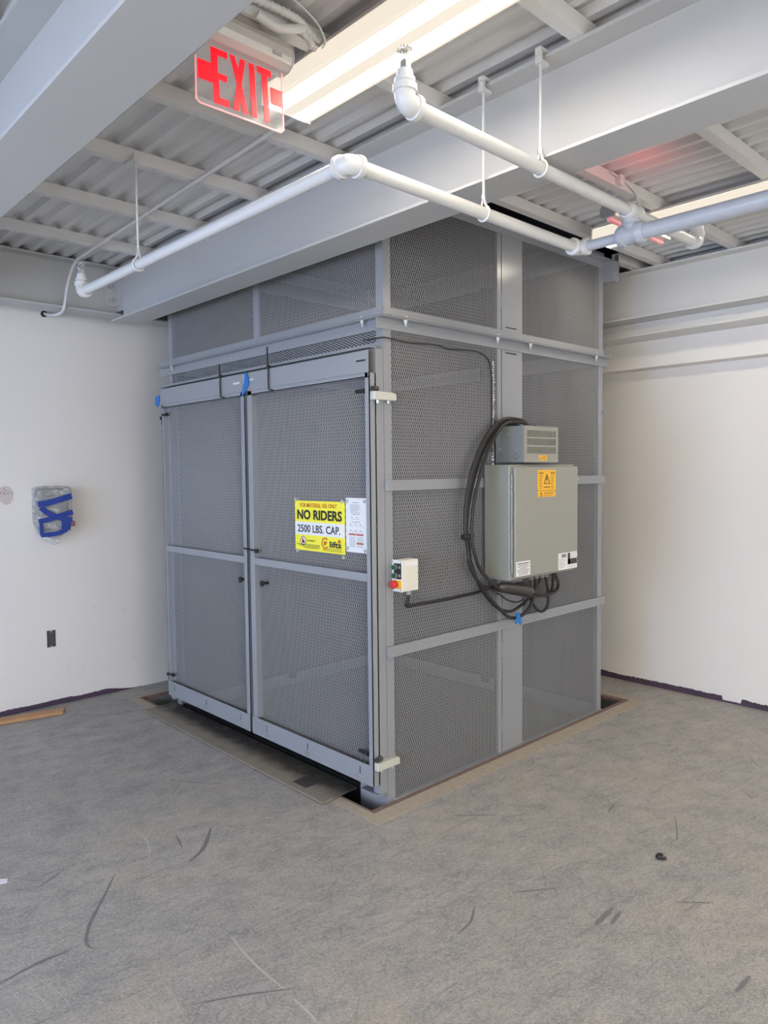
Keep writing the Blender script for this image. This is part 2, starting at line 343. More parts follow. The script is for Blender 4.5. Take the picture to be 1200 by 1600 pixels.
for (cx, cy, ang, n, ln) in ((-.95, -.36, -.15, 24, .12), (-1.66, -.1, -1.3, 20, .13), (-1.0, -.47, -.1, 16, .2), (-.8, -.62, -.3, 20, .22), (-1.35, -.1, -.1, 12, .15), (-.6, -1.5, -.9, 22, .12), (.1, -1.75, -.8, 22, .12), (-.9, .0, -.1, 10, .14), (-1.05, .75, .4, 8, .06), (-1.15, -.62, -.3, 14, .16), (-.55, -.9, .6, 12, .1), (.2, -1.1, -.6, 12, .12), (-.2, -1.35, -.8, 20, .1)):
    for _ in range(n):
        a = ang+random.gauss(0, .12); x = cx+random.gauss(0, .09); y = cy+random.gauss(0, .07); l = ln*random.uniform(.3, 1)
        extra.append(([(x, y), (x+l*.5*math.cos(a), y+l*.5*math.sin(a)+random.gauss(0, .003)), (x+l*math.cos(a), y+l*math.sin(a))], random.uniform(.7, 1.9)))
for _ in range(1500):
    x = random.uniform(-2.0, 1.2); y = random.uniform(-2.1, 1.6)
    if x > -.25 and y > -.15: continue
    a = random.choice((.1, .1, -.3, -.3, .5, .9, 1.3, -.8, 2.2))+random.gauss(0, .22); l = random.uniform(.02, .14)*(1 if random.random() < .8 else 2); c_ = random.gauss(0, .06)
    ex2.append(([(x, y), (x+l*.5*math.cos(a)-l*c_*math.sin(a), y+l*.5*math.sin(a)+l*c_*math.cos(a)), (x+l*math.cos(a), y+l*math.sin(a))], random.uniform(.4, 1.3)))
SCL = mat('pale_scratch_dust', (.50, .48, .44), .8, var=.15, vscale=50); SCD = mat('dark_rubber_scuff', (.185, .183, .185), .6, var=.2, vscale=60)
ribbons([(l, LW.get(i, 2.4)) for i, l in enumerate(LIGHT)]+extra, .0006).build('scratch', SCL, floor, kind='stuff', label='pale scratches worn into the concrete', recalc=False)
ribbons(ex2[:900], .0004).build('fine_scratch', mat('fine_scratch_dust', (.42, .405, .375), .8), floor, kind='stuff', recalc=False)
ribbons([(p, w_*2.2) for p, w_ in ex2[900:]], .0003).build('fine_scuff', mat('fine_dark_scuff', (.235, .23, .225), .7), floor, kind='stuff', recalc=False)
ribbons(DARKL, .0009).build('scuff', SCD, floor, kind='stuff', label='dark rubber scuffs on the concrete', recalc=False)

# walls
b = MB(); b.plate([XL-.15, -.657, -.597, XR+.15], [0, .409, .526, 4.4], YL, YL+.15, FY, lambda u, v: -.657 < u < -.597 and .409 < v < .526)
wall_left = struct(b.build('wall_left', WALL))
b = MB(); b.box(XR, XR+.15, YB-.15, YL, 0, 4.4); struct(b.build('wall_right', WALL))
b = MB(); b.plate([YB, -4.7, -1.5, -1.35, 1.3, YL], [0, .45, 2.25, 2.55, 4.4], XL-.15, XL, FX, lambda u, v: (-4.7 < u < -1.5 and .45 < v < 2.25) or -1.35 < u < 1.3 and .45 < v < 2.55)
struct(b.build('wall_front', WALL))
b = MB(); b.plate([XL-.15, -4.8, 1.2, XR+.15], [0, .45, 2.55, 4.4], YB-.15, YB, FY, lambda u, v: -4.8 < u < 1.2 and .45 < v < 2.55); struct(b.build('wall_back', WALL))
b = MB()
for y in (-1.35, -.04, 1.26): b.box(XL-.1, XL-.04, y, y+.04, .45, 2.55)
b.box(XL-.1, XL-.04, -1.35, 1.3, .45, .49); b.box(XL-.1, XL-.04, -1.35, 1.3, 2.51, 2.55)
struct(b.build('window_1', ALU))
b = MB()
for y in (-4.7, -3.12, -1.54): b.box(XL-.1, XL-.04, y, y+.04, .45, 2.25)
b.box(XL-.1, XL-.04, -4.7, -1.5, .45, .49); b.box(XL-.1, XL-.04, -4.7, -1.5, 2.21, 2.25)
struct(b.build('added_side_window', ALU))  # unseen window, added to go with the side fill light
b = MB()
for x in (-4.8, -2.82, -.84, 1.16): b.box(x, x+.04, YB-.1, YB-.04, .45, 2.55)
b.box(-4.8, 1.2, YB-.1, YB-.04, .45, .49); b.box(-4.8, 1.2, YB-.1, YB-.04, 2.51, 2.55)
struct(b.build('added_rear_window', ALU))  # unseen window frame added in front of the rear fill light
# ceiling: fluted deck, slab above, shaft over the lift
DZ = 2.992; SX0, SX1, SY0, SY1 = -.10, 2.20, -.16, 2.30
prof = []; x = -5.6; pz = .026
xs = []
while x < XR:
    xs += [(x, DZ), (x+.030, DZ), (x+.046, DZ+pz), (x+.084, DZ+pz), (x+.1, DZ)]; x += .1
pts = []
for p in xs:
    if not pts or abs(p[0]-pts[-1][0]) > 1e-5: pts.append(p)
pts = [p for p in pts if p[0] <= XR+.05]
ysec = [YB, SY0, SY1, YL]
b = MB()
for a in range(3):
    for i in range(len(pts)-1):
        (xa, za), (xb, zb) = pts[i], pts[i+1]
        if a == 1 and SX0 < (xa+xb)/2 < SX1: continue
        n = len(b.v); b.v += [(xa, ysec[a], za), (xb, ysec[a], zb), (xb, ysec[a+1], zb), (xa, ysec[a+1], za)]; b.f.append((n, n+3, n+2, n+1))
b.plate([XL-.15, SX0, SX1, XR+.15], [YB-.15, SY0, SY1, YL+.15], DZ+.034, DZ+.2, FZ, lambda u, v: SX0 < u < SX1 and SY0 < v < SY1)
struct(b.build('ceiling', DECK, recalc=False))
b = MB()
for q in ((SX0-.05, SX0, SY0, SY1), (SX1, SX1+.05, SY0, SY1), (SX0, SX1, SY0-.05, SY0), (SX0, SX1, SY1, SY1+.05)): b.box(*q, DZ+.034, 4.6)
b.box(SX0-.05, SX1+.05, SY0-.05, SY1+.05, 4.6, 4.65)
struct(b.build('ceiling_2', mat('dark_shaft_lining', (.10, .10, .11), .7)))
# purple residue strip at the wall foot
from mathutils import noise as _mn
mnz = lambda t: _mn.noise(V((t, 0, 0)))
def residue(name, pts, fn, m=PURPLE):
    mb = MB(); n = len(pts)
    top = [(u, h) for u, h in pts]
    for i, (u, h) in enumerate(top): mb.v += [fn(u, .0, 0), fn(u, h, 0), fn(u, .0, .004), fn(u, h, .004)]
    for i in range(n-1):
        a = 4*i; mb.f += [(a+2, a+6, a+7, a+3), (a+1, a+3, a+7, a+5), (a, a+4, a+6, a+2)]
    return struct(mb.build(name, m))
L1 = []; u = -5.5
while u < .02:
    base = .034 if u < -.25 else max(.002, .034*(1-(u+.25)/.22)); L1.append((u, base*(1+.28*mnz(u*6)+random.uniform(-.07, .07)))); u += .007
residue('baseboard_left', L1, lambda u, v, w: (u, YL-w, v))
L1 = []; u = 2.6
while u > -6:
    base = .040
    if -.62 < u < -.50: base = .012
    L1.append((u, base*(1+.28*mnz(u*6+9)+random.uniform(-.07, .07)))); u -= .007
residue('baseboard_right', L1, lambda u, v, w: (XR-w, u, v))
# pit rim and grout band
b = MB(); r_ = .035
b.plate([HX0-.0, HX0+.012, HX1-.03, HX1+.012], [HY0-.0, HY0+.03, HY1-.01, HY1], -.02, .0025, FZ, lambda u, v: HX0+.012 < u < HX1-.03 and HY0+.03 < v < HY1-.01)
struct(b.build('trim_1', RUST))
b = MB(); b.plate([HX0-.06, HX0, HX1, HX1+.08], [HY0-.09, HY0, HY1, HY1+.05], -.01, .0018, FZ, lambda u, v: HX0 < u < HX1 and HY0 < v < HY1)
struct(b.build('trim_2', GROUT))

# ---------------------------------------------------------------- beams and joists
def ibeam(name, axis, c0, c1, a0, a1, z0, z1, tf, tw, label, cope=None):
    """c0..c1 flange width, a0..a1 length"""
    mid = (c0+c1)/2; fn = (lambda u, v, w: (u, w, v)) if axis == 'Y' else (lambda u, v, w: (w, u, v))
    poly = [(c0, z0), (c1, z0), (c1, z0+tf), (mid+tw/2, z0+tf), (mid+tw/2, z1-tf), (c1, z1-tf), (c1, z1), (c0, z1), (c0, z1-tf), (mid-tw/2, z1-tf), (mid-tw/2, z0+tf), (c0, z0+tf)]
    b = MB(); b.prism(poly, fn, a0, a1)
    o = b.build(name, BEAM, bevel=.0015)
    return tag(o, label, 'beam')
B1 = ibeam('steel_beam', 'Y', -.318, -.135, YB, 2.29, 2.609, 2.935, .012, .009, 'long white steel beam crossing in front of the lift cage at ceiling height')
B0 = ibeam('steel_beam', 'Y', -1.655, -1.45, YB, 2.33, 2.609, 2.935, .012, .009, 'large grey-white steel beam filling the top left corner, nearest overhead')
ibeam('steel_beam', 'Y', -2.99, -2.79, YB, 2.33, 2.609, 2.935, .012, .009, 'added unseen beam left of the frame, shading the nearest beam')  # out of view, added to keep window light off the nearest beam
ibeam('steel_beam', 'X', 2.335, 2.505, XL, 2.285, 2.668, 2.990, .012, .009, 'grey-white steel beam running along the top of the left wall')
BRm = ibeam('steel_beam', 'Y', 2.29, 2.475, YB, 2.66, 2.612, 2.9345, .012, .009, 'deep white steel beam along the top of the right wall'); BRm.data.materials[0] = WBEAM
b = MB(); b.prism([(2.30, 2.496), (2.549, 2.496), (2.549, 2.502), (2.459, 2.502), (2.459, 2.6105), (2.452, 2.6105), (2.452, 2.502), (2.30, 2.502)], lambda u, v, w: (u, w, v), YB, 2.66)
tag(b.build('steel_angle', WBEAM), 'narrow white ledge angle directly under the deep right wall beam', 'beam')
b = MB(); b.box(2.55, 2.689, YB, 2.66, 2.31, 2.600)
tag(b.build('lintel_band', WALL, bevel=.002), 'flat white band on the right wall, lowest below the beam', 'beam')
# end connection of the long beam
b = thing('beam_connection', (-.2, 2.35, 2.74), 'white bolted angle cleat joining the long beam to the left wall beam', 'bracket')
c = MB(); c.box(-.2305, -.2225, 2.291, 2.4145, 2.70, 2.92); c.build('web_plate', BEAM, b)
c = MB(); c.box(-.310, -.2310, 2.404, 2.4145, 2.735, 2.905); c.box(-.2410, -.2310, 2.33, 2.404, 2.735, 2.905); c.build('cleat_angle', BEAM, b)
for z in (2.775, 2.865):
    c = MB(); c.cyl((-.272, 2.390, z), (-.272, 2.404, z), .013, 6); c.build('bolt', GALV, b)

def joist(y, x0, x1, label):
    b = MB(); b.plate([y, y+.004, y+.044, y+.048], [2.9355, 2.939, 2.987, 2.991], x0, x1, lambda u, v, w: (w, u, v), lambda u, v: y+.004 < u < y+.044 and 2.939 < v < 2.987)
    return tag(b.build('ceiling_joist', JOIST, bevel=.002), label, 'joist', 'square tube ceiling joists')
for y, lb in ((-1.25, 'white ceiling joist above the near sprinkler pipe, in front of the long beam'), (-.65, 'white ceiling joist passing behind the top of the exit sign'), (-.035, 'white ceiling joist just below the exit sign panel'), (.55, 'white ceiling joist that carries the single pipe hanger rod'), (1.16, 'white ceiling joist second from the left wall beam'), (1.80, 'white ceiling joist nearest the left wall beam')):
    joist(y, -1.565, -.15 if y < -.1 else -.16, lb)
for y, lb in ((-1.24, 'white ceiling joist at the right edge, behind the long beam'), (-.70, 'white ceiling joist behind the long beam with the loose wire on it'), (-.22, 'white ceiling joist along the top edge of the lift cage')):
    joist(y, -.14, 2.47, lb)
b = MB(); b.plate([-.07, -.066, -.022, -.018], [2.936, 2.940, 2.986, 2.990], 2.03, 2.46, lambda u, v, w: (w, u, v), lambda u, v: -.066 < u < -.022 and 2.940 < v < 2.986)
tag(b.build('joist_stub', JOIST), 'short hollow tube stub between lift cage and right wall beam', 'joist')
for y in (-1.85, -2.45, -3.05, -3.65): joist(y, -5.5, 2.47, 'white ceiling joist overhead behind the viewer')
for y in (-1.25, -.65, -.035, .55, 1.16, 1.8): joist(y, -5.5, -1.57, 'white ceiling joist on the far side of the nearest beam')

# ---------------------------------------------------------------- lamps
def fixture(x0, y1, label, ln=1.22, zb=2.858, wd=.205):
    cx = x0+wd/2; t = thing('ceiling_light', (cx, y1-ln/2, zb), label, 'ceiling light', 'wraparound fluorescent ceiling lights')
    y0 = y1-ln
    b = MB(); b.box(cx-wd*.46, cx+wd*.46, y0+.004, y1-.004, 2.9345-.012, 2.9345); b.build('housing', ALU, t)
    poly = [(cx-wd*.5, zb+.004), (cx-wd*.46, zb), (cx+wd*.46, zb), (cx+wd*.5, zb+.004), (cx+wd*.48, 2.920), (cx-wd*.48, 2.920)]
    b = MB(); b.prism(poly, FY, y0+.006, y1-.006); b.build('lens', LENS, t)
    for ya in (y0, y1-.005):
        b = MB(); b.prism([(cx-wd*.52, zb-.003), (cx+wd*.52, zb-.003), (cx+wd*.49, 2.925), (cx-wd*.49, 2.925)], FY, ya, ya+.005); b.build('end_cap', mat('white_end_cap', (.8, .8, .78), .5), t)
    return t
fixture(-.898, -.358, 'lit fluorescent ceiling light behind the exit sign, in front of the long beam')
fixture(1.295, -.31, 'lit fluorescent ceiling light behind the crossing pipes at the right edge')
fixture(-.898, -2.9, 'added unseen fluorescent ceiling light overhead behind the viewer')  # unseen, added with the next one to light the room
fixture(1.295, -2.9, 'added unseen fluorescent ceiling light behind the viewer near the right wall')
fixture(-3.1, .8, 'lit fluorescent ceiling light left of the frame near the left wall')
fixture(-3.1, -1.5, 'added unseen fluorescent ceiling light left of the frame beside the window wall')  # this one and those below are unseen, added for more light
fixture(-.898, -4.7, 'added unseen fluorescent ceiling light furthest back on the middle row')
fixture(1.295, -4.7, 'added unseen fluorescent ceiling light furthest back on the right row')
fixture(-3.1, -3.4, 'added unseen fluorescent ceiling light furthest behind the viewer')

# ---------------------------------------------------------------- exit signs
def exit_housing(t, x0, x1, y, z0, z1, m=ALU):
    prof = [(y-.040, z0+.012), (y-.047, z0+.03), (y-.045, z0+.055), (y-.030, z1), (y+.030, z1), (y+.045, z0+.055), (y+.047, z0+.03), (y+.040, z0+.012), (y+.018, z0), (y-.018, z0)]
    b = MB(); b.prism(prof, FX, x0, x1); o = b.build('housing', m, t, bevel=.002)
    for xx in (x0-.003, x1-.001):
        b = MB(); b.prism([(y+(u-y)*1.05, v+(v-(z0+z1)/2)*.04) for u, v in prof], FX, xx, xx+.004); b.build('end_cap', m, t)
    return o
ey = -.6
t = thing('exit_sign', (-1.13, ey, 2.93), 'clear edge-lit exit sign with red letters hanging beside the nearest beam', 'exit sign')
exit_housing(t, -1.30, -.975, ey, 2.836, 2.915)
b = MB(); b.box(-1.215, -1.085, ey-.03, ey+.03, 2.9152, 2.934); b.build('mounting_plate', BROWNM, t)
panel = [(-1.284, 2.783), (-1.2845, 2.665), (-1.274, 2.656), (-.993, 2.656), (-.983, 2.666), (-.986, 2.838), (-1.284, 2.838)]
b = MB(); b.prism(panel, FY, ey-.003, ey+.003); pn = b.build('panel', ACRYL, t)
b = MB(); pr = [V((u, ey, v)) for u, v in panel[:6]]; b.tube([tuple(p) for p in pr], .0028, 6); b.build('lit_edge', EDGE, t, label='pink glowing rim of the panel')
EX = {'E': [(-1.237, 2.823), (-1.183, 2.823), (-1.183, 2.806), (-1.215, 2.806), (-1.215, 2.756), (-1.185, 2.756), (-1.185, 2.739), (-1.212, 2.739), (-1.210, 2.688), (-1.178, 2.688), (-1.178, 2.669), (-1.230, 2.669), (-1.231, 2.722), (-1.279, 2.722), (-1.280, 2.775), (-1.236, 2.775)],
'X': [(-1.174, 2.823), (-1.158, 2.823), (-1.147, 2.79), (-1.139, 2.823), (-1.122, 2.823), (-1.135, 2.748), (-1.113, 2.670), (-1.131, 2.670), (-1.141, 2.705), (-1.147, 2.670), (-1.165, 2.670), (-1.151, 2.748)],
'I': [(-1.109, 2.823), (-1.091, 2.823), (-1.083, 2.670), (-1.101, 2.670)],
'T': [(-1.080, 2.825), (-1.030, 2.825), (-1.029, 2.806), (-1.045, 2.806), (-1.037, 2.670), (-1.055, 2.670), (-1.064, 2.806), (-1.080, 2.808)],
'R': [(-1.033, 2.778), (-.989, 2.778), (-.986, 2.728), (-1.030, 2.728)]}
for k, poly in EX.items():
    b = MB(); b.prism(poly, FY, ey-.0052, ey-.0032); b.build('arrow_block' if k == 'R' else 'letter', REDGLOW, t)
b = MB(); b.box(-1.05, -1.018, ey-.0485, ey-.047, 2.855, 2.867); b.build('maker_label', mat('grey_label', (.42, .41, .39), .5), t)
# second sign, seen past the pipes
t = thing('exit_sign', (1.17, -.66, 2.9), 'second exit sign housing with red glow, behind the pipe tee', 'exit sign')
ry = -.66
prof = [(ry-.04, 2.80), (ry-.046, 2.83), (ry-.03, 2.857), (ry+.03, 2.857), (ry+.04, 2.83), (ry+.03, 2.80)]
b = MB(); b.prism(prof, FX, .86, 1.42); b.build('housing', ALU, t)
b = MB(); b.prism([(u, v) for u, v in prof], FX, .852, .86); b.build('end_cap', BOXD, t, label='dark grey end cap')
b = MB(); b.box(.87, 1.41, ry-.010, ry+.010, 2.785, 2.7995); b.build('panel', mat('dim_red_lit_strip', (.8, .4, .4), .4, emit=(1, .2, .22), estr=.25), t)
b = MB(); b.box(1.08, 1.12, ry-.035, ry-.005, 2.858, 2.935); b.build('stem', ALU, t)
pl = bpy.data.lights.new('exit_led', 'AREA'); pl.shape = 'RECTANGLE'; pl.size = .42; pl.size_y = .03; pl.energy = .22; pl.color = (1, .05, .07)
po = bpy.data.objects.new('exit_led', pl); COL.objects.link(po); po.location = (.68, ry-.22, 2.86); po.rotation_euler = (math.pi-.35, 0, 0)

# ---------------------------------------------------------------- lift enclosure
D, W = 1.955, 2.12
J = 2.320; TOP = 2.935
lift = thing('material_lift', (D/2, W/2, 0), 'tall grey-blue expanded mesh lift cage with double doors in the corner', 'lift')
def part(name, mb, m=STEEL, **k): return mb.build(name, m, lift, **k)
# posts
for (x0, y0) in ((0, 0), (D-.05, 0), (0, W-.05), (D-.05, W-.05)):
    for z0, z1 in ((-.12, J-.012), (J+.012, TOP)):
        b = MB(); sx = -1 if x0 > 0 else 1; sy = -1 if y0 > 0 else 1
        xa, ya = (x0 if sx > 0 else x0+.05), (y0 if sy > 0 else y0+.05)
        b.prism([(xa, ya), (xa+sx*.05, ya), (xa+sx*.05, ya+sy*.006), (xa+sx*.006, ya+sy*.006), (xa+sx*.006, ya+sy*.05), (xa, ya+sy*.05)], FZ, z0, z1)
        part('corner_post', b)
# protruding door jambs
for y0 in (0, W-.05):
    b = MB(); b.box(-.048, -.0005, y0, y0+.05, .052, 2.17); part('door_jamb', b, bevel=.003)
# base frame in the pit
b = MB(); b.box(-.001, .02, .001, .20, -.2, .045); part('base_channel', b)
b = MB(); b.box(.03, .05, .20, W, -.2, .0); part('base_channel', b, DARK)  # dark strip standing in for the shade under the doors
b = MB(); b.box(.02, D, -.001, .018, -.2, .004); part('base_channel', b)
b = MB(); b.box(D-.02, D, .02, W, -.2, .03); part('base_channel', b)
b = MB(); b.box(.02, D-.02, W-.02, W, -.2, .03); part('base_channel', b)
b = MB(); b.box(-.062, .0, .0, .13, .046, .0515); part('sill_flange', b)
b = MB(); b.box(.03, D, -.010, -.001, -.004, .006); part('base_lip', b)
# joint angles round the middle and the top
def ring(z, lo, hi, front_ext=.06):
    th = .006
    specs = []
    # lower angle: leg lo..z, flange at z ; upper angle: leg z..hi
    for (za, zb, zf0, zf1) in ((lo, z-.001, z-th, z-.001), (z+.001, hi, z+.001, z+th)):
        b = MB(); b.box(-.0465, 2.0, -th, 0, za, zb) if za < z-.002 else b.box(0, D, -th, 0, za, zb); b.box(0, 2.0, -.05, -th, zf0, zf1); part('joint_angle', b)
        b = MB(); b.box(-th, 0, 0, W, za, zb); b.box(-.05, -th, -.05, W+front_ext, zf0, zf1); part('joint_angle', b)
        b = MB(); b.box(D, D+th, 0, W, za, zb); b.box(D+th, D+.05, 0, W, zf0, zf1); part('joint_angle', b)
        b = MB(); b.box(0, D, W, W+th, za, zb); b.box(0, D, W+th, W+.05, zf0, zf1); part('joint_angle', b)
ring(J, 2.264, 2.368)
ring(TOP, 2.885, 2.985, 0)
b = MB(); b.box(1.955, 2.03, -.07, .06, 2.80, 2.93); part('end_gusset', b)
b = MB(); b.box(-.007, -.0005, 1.95, W+.12, 2.264, 2.366); part('joint_tab', b)
def bolt(x, y, z, nm='joint_bolt'):
    b = MB(); b.cyl((x, y, z+.006), (x, y, z+.013), .011, 6); b.cyl((x, y, z+.006), (x, y, z-.034), .0045, 8); b.cyl((x, y, z-.008), (x, y, z-.020), .010, 6); b.cyl((x, y, z-.006), (x, y, z-.0085), .013, 12)
    part(nm, b, GALV, label='zinc bolt and nut')
for x in (.12, .823, 1.122, 1.829): bolt(x, -.03, J)
for y in (.112, 2.025): bolt(-.03, y, J)
# side face, lower bay and upper bay
for z0, z1 in ((.004, 2.266), (2.366, TOP)):
    expanded('mesh_panel', .05, .857, z0, z1, .006, 'Y', lift)
    expanded('mesh_panel', 1.082, 1.905, z0, z1, .006, 'Y', lift)
    b = MB(); b.box(.855, .889, -.001, .012, z0, z1); b.box(.884, .889, .012, .04, z0, z1); part('panel_stile', b)
    zs = sorted({z0, z1, *( [2.246, 2.252] if z0 < 1 else [2.386, 2.392])})
    b = MB(); b.plate([.897, .930, 1.03, 1.083], zs, .0, .008, FY, lambda u, v: .93 < u < 1.03 and any(a < v < a+.006 for a in (2.246, 2.386))); b.box(.897, .903, .008, .06, z0, z1); part('guide_column', b)
    zz = z0+.12
    k = 0
    while zz < z1-.1:
        b = MB(); b.cyl((.893, .001, zz), (.893, .001, zz+.085), .0055, 8); part('panel_hinge', b); zz += .42; k += 1
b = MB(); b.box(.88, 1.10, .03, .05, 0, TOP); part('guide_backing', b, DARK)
for za, zb in ((1.507, 1.559), (.708, .762)):
    b = MB(); b.box(-.002, D+.02, -.016, -.001, za, zb); part('cross_bar', b, bevel=.002)
# front, above the doors
expanded('mesh_panel', 2.206, 2.264, .047, 2.07, .004, 'XH', lift, S=.0135, Lw=.03)
b = MB(); b.box(-.001, .012, .007, W-.007, 2.05, 2.2075); part('front_rail', b)
for ya, yb in ((.007, .047), (2.07, W-.007)):
    b = MB(); b.box(-.001, .012, ya, yb, 2.208, 2.263); part('front_rail_end', b)
expanded('mesh_panel', .048, 1.03, 2.366, TOP, .004, 'X', lift)
expanded('mesh_panel', 1.08, 2.075, 2.366, TOP, .004, 'X', lift)
b = MB(); b.box(-.001, .012, 1.027, 1.083, 2.366, TOP); part('front_mullion', b)
b = MB(); b.box(-.092, -.0465, .0, W, 2.171, 2.176); part('header_cap', b)
# rear and far sides: dark sheets and columns stand in for interior shade
CAGE_SHADE = mat('cage_shade_sheet', (.04, .041, .045), .9, spec=.15)
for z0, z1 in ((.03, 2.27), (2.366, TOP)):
    b = MB(); b.box(D-.012, D-.009, .05, W-.05, z0, z1); part('rear_shade_sheet', b, CAGE_SHADE)
    b = MB(); b.box(.05, D-.05, W-.012, W-.009, z0, z1); part('rear_shade_sheet', b, CAGE_SHADE)
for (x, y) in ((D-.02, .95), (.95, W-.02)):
    b = MB(); b.box(x-.03, x+.012, y-.03, y+.03, 0, TOP) if x > 1.5 else b.box(x-.03, x+.03, y-.03, y+.012, 0, TOP); part('rear_column', b, CAGE_SHADE)
# clear hose and hardware strip next to the column
b = MB()
random.seed(9)
for i in range(46):
    z = 2.19-i*.0135; b.cyl((.812+random.gauss(0, .002), -.004, z), (.812+random.gauss(0, .003), -.004, z-.009), random.uniform(.006, .010), 6)
part('guide_chain', b, GALV, label='bright link chain beside the column')

# doors
XD = -.092
def door(y0, y1, flip, hl):
    d = bpy.data.objects.new('door', None); COL.objects.link(d); d.parent = lift; d.location = V((XD, (y0+y1)/2, .1))-lift.location
    d['label'] = hl
    P = lambda n, mb, m=STEEL, **k: mb.build(n, m, d, **k)
    sl, sr = (.022, .040) if not flip else (.050, .030)      # stile widths: y1 side / y0 side
    if not flip: ya, yb = .040, .022                      # left door: centre stile .040, outer .022
    else: ya, yb = .030, .050
    b = MB()
    zt = 2.056
    b.box(XD, XD+.004, y0, y0+ya, .104, zt); b.box(XD, XD+.040, y0, y0+.004, .104, zt)
    b.box(XD, XD+.004, y1-yb, y1, .104, zt); b.box(XD, XD+.040, y1-.004, y1, .104, zt)
    b.box(XD+.034, XD+.040, y0, y0+.04, .104, zt); b.box(XD+.034, XD+.040, y1-.04, y1, .104, zt)
    b.box(XD, XD+.040, y0+.004, y1-.004, .104, .110); b.box(XD, XD+.035, y0+.004, y1-.004, 2.035, 2.040)
    # inner leg facing the opening
    b.box(XD+.004, XD+.036, y1-yb, y1-yb+.004, .2, 2.03)
    P('door_frame', b)
    n = 3; L_ = y1-y0
    sy = [.092, .508, .885] if flip else [1.152, 1.551, 1.965]
    us = sorted({y0+.002, y1-.002, *[a-.004 for a in sy], *[a+.004 for a in sy]})
    b = MB(); b.plate(us, [.104, .137, .180, .203], XD-.006, XD-.001, FX, lambda u, v: .137 < v < .180 and any(abs(u-a) < .004 for a in sy)); P('kick_plate', b, bevel=.001)
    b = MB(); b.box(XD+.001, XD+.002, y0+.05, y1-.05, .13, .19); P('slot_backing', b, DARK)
    for a in sy:
        b = MB(); b.cyl((XD-.006, a, .133), (XD-.009, a, .133), .014, 16); b.cyl((XD-.009, a, .133), (XD-.017, a, .133), .009, 6); P('kick_plate_bolt', b, GALV)
    # header
    hs = (.019, .091) if flip else (1.141-.01, 1.141+.05)
    zc = 2.114
    us = sorted({y0+.001, y1-.001, *( [.019, .085] if flip else [1.085, 1.145])}); 
    b = MB(); b.plate(us, [2.058, zc-.004, zc+.004, 2.159], XD-.006, XD-.0005, FX, (lambda u, v: .019 < u < .085 and abs(v-zc) < .004) if flip else (lambda u, v: 1.085 < u < 1.145 and abs(v-zc) < .004)); P('header_plate', b, bevel=.001)
    b = MB(); b.box(XD, XD+.005, y0+.01, y1-.01, 2.034, 2.06); P('header_lip', b)
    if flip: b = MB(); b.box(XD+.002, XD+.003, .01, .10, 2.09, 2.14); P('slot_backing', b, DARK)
    b = MB(); b.box(XD-.001, XD+.012, y0+ya, y1-yb, 1.083, 1.121); P('mid_rail', b)
    expanded('mesh_screen', y0+.022, y1-.03, .11, 2.035, XD+.036, 'X', d)
    ky = .895 if flip else 1.118
    b = MB(); b.tube([(XD+.03, ky, .984), (XD-.004, ky, .984), (XD-.006, ky, .984), (XD-.016, ky, .984), (XD-.020, ky, .984)], [.008, .008, .017, .017, .010], 16); P('pull_knob', b, BLACK, label='round black pull knob')
    return d
door(1.052, 2.060, False, 'narrow looking far door leaf on the left')
door(0.0, 1.030, True, 'near door leaf carrying the yellow sign')
# gap backing strip between leaves
# hinges, clamps and stoppers
def clamp(z, y, s):
    b = MB(); b.prism([(-.088, z-.022), (.055, z-.020), (.055, z+.012), (.03, z+.016), (-.088, z+.018)], FY, y-.03 if s > 0 else y, y if s > 0 else y+.03); h = part('hinge_clamp', b, CREAM, bevel=.003, label='pale zinc clamp block')
    b = MB(); b.cyl((-.055, y-.016*s, z-.02), (-.055, y-.016*s, z-.036), .007, 8); b.cyl((.012, y-.016*s, z-.02), (.012, y-.016*s, z-.034), .007, 8); b.build('clamp_screw', GALV, h)
    b = MB(); b.tube([(-.095, y-.012*s, z+.030), (-.080, y-.012*s, z+.030), (-.080, y-.012*s, z+.031), (-.050, y-.012*s, z+.031)], [.005, .005, .011, .011], 10); b.cyl((-.088, y-.012*s, z+.030), (-.085, y-.012*s, z+.030), .011, 10); b.build('hinge_pin', mat('dark_brown_steel', (.06, .05, .045), .5), h)
clamp(1.952, 0, 1); clamp(.205, 0, 1)
for z in (1.95, .22):
    b = MB(); b.cyl((-.095, W-.045, z+.02), (-.07, W-.045, z+.02), .012, 10); b.cyl((-.080, W-.043, z+.02), (-.080, W-.043, z-.03), .007, 8); part('hinge_pin', b, BLACK)
    b = MB(); b.cyl((-.080, W-.043, z-.028), (-.080, W-.043, z-.044), .009, 8); part('hinge_pin_tip', b, GALV)
for (y, z) in ((.052, 1.975), (.060, .252), (2.015, 1.99), (2.02, .245)):
    b = MB(); b.cyl((XD+.005, y+.045, z), (XD+.005, y-.012, z), .009, 10); b.cyl((XD+.005, y-.012, z), (XD+.005, y-.02, z), .012, 10); part('stop_bolt', b, BLACK, label='black stop bolt')
# holes in near door's inner leaf edge
for z in (1.93, .30):
    b = MB(); b.cyl((XD+.02, 1.0245, z), (XD+.02, 1.018, z), .010, 14); part('lock_hole', b, BLACK)
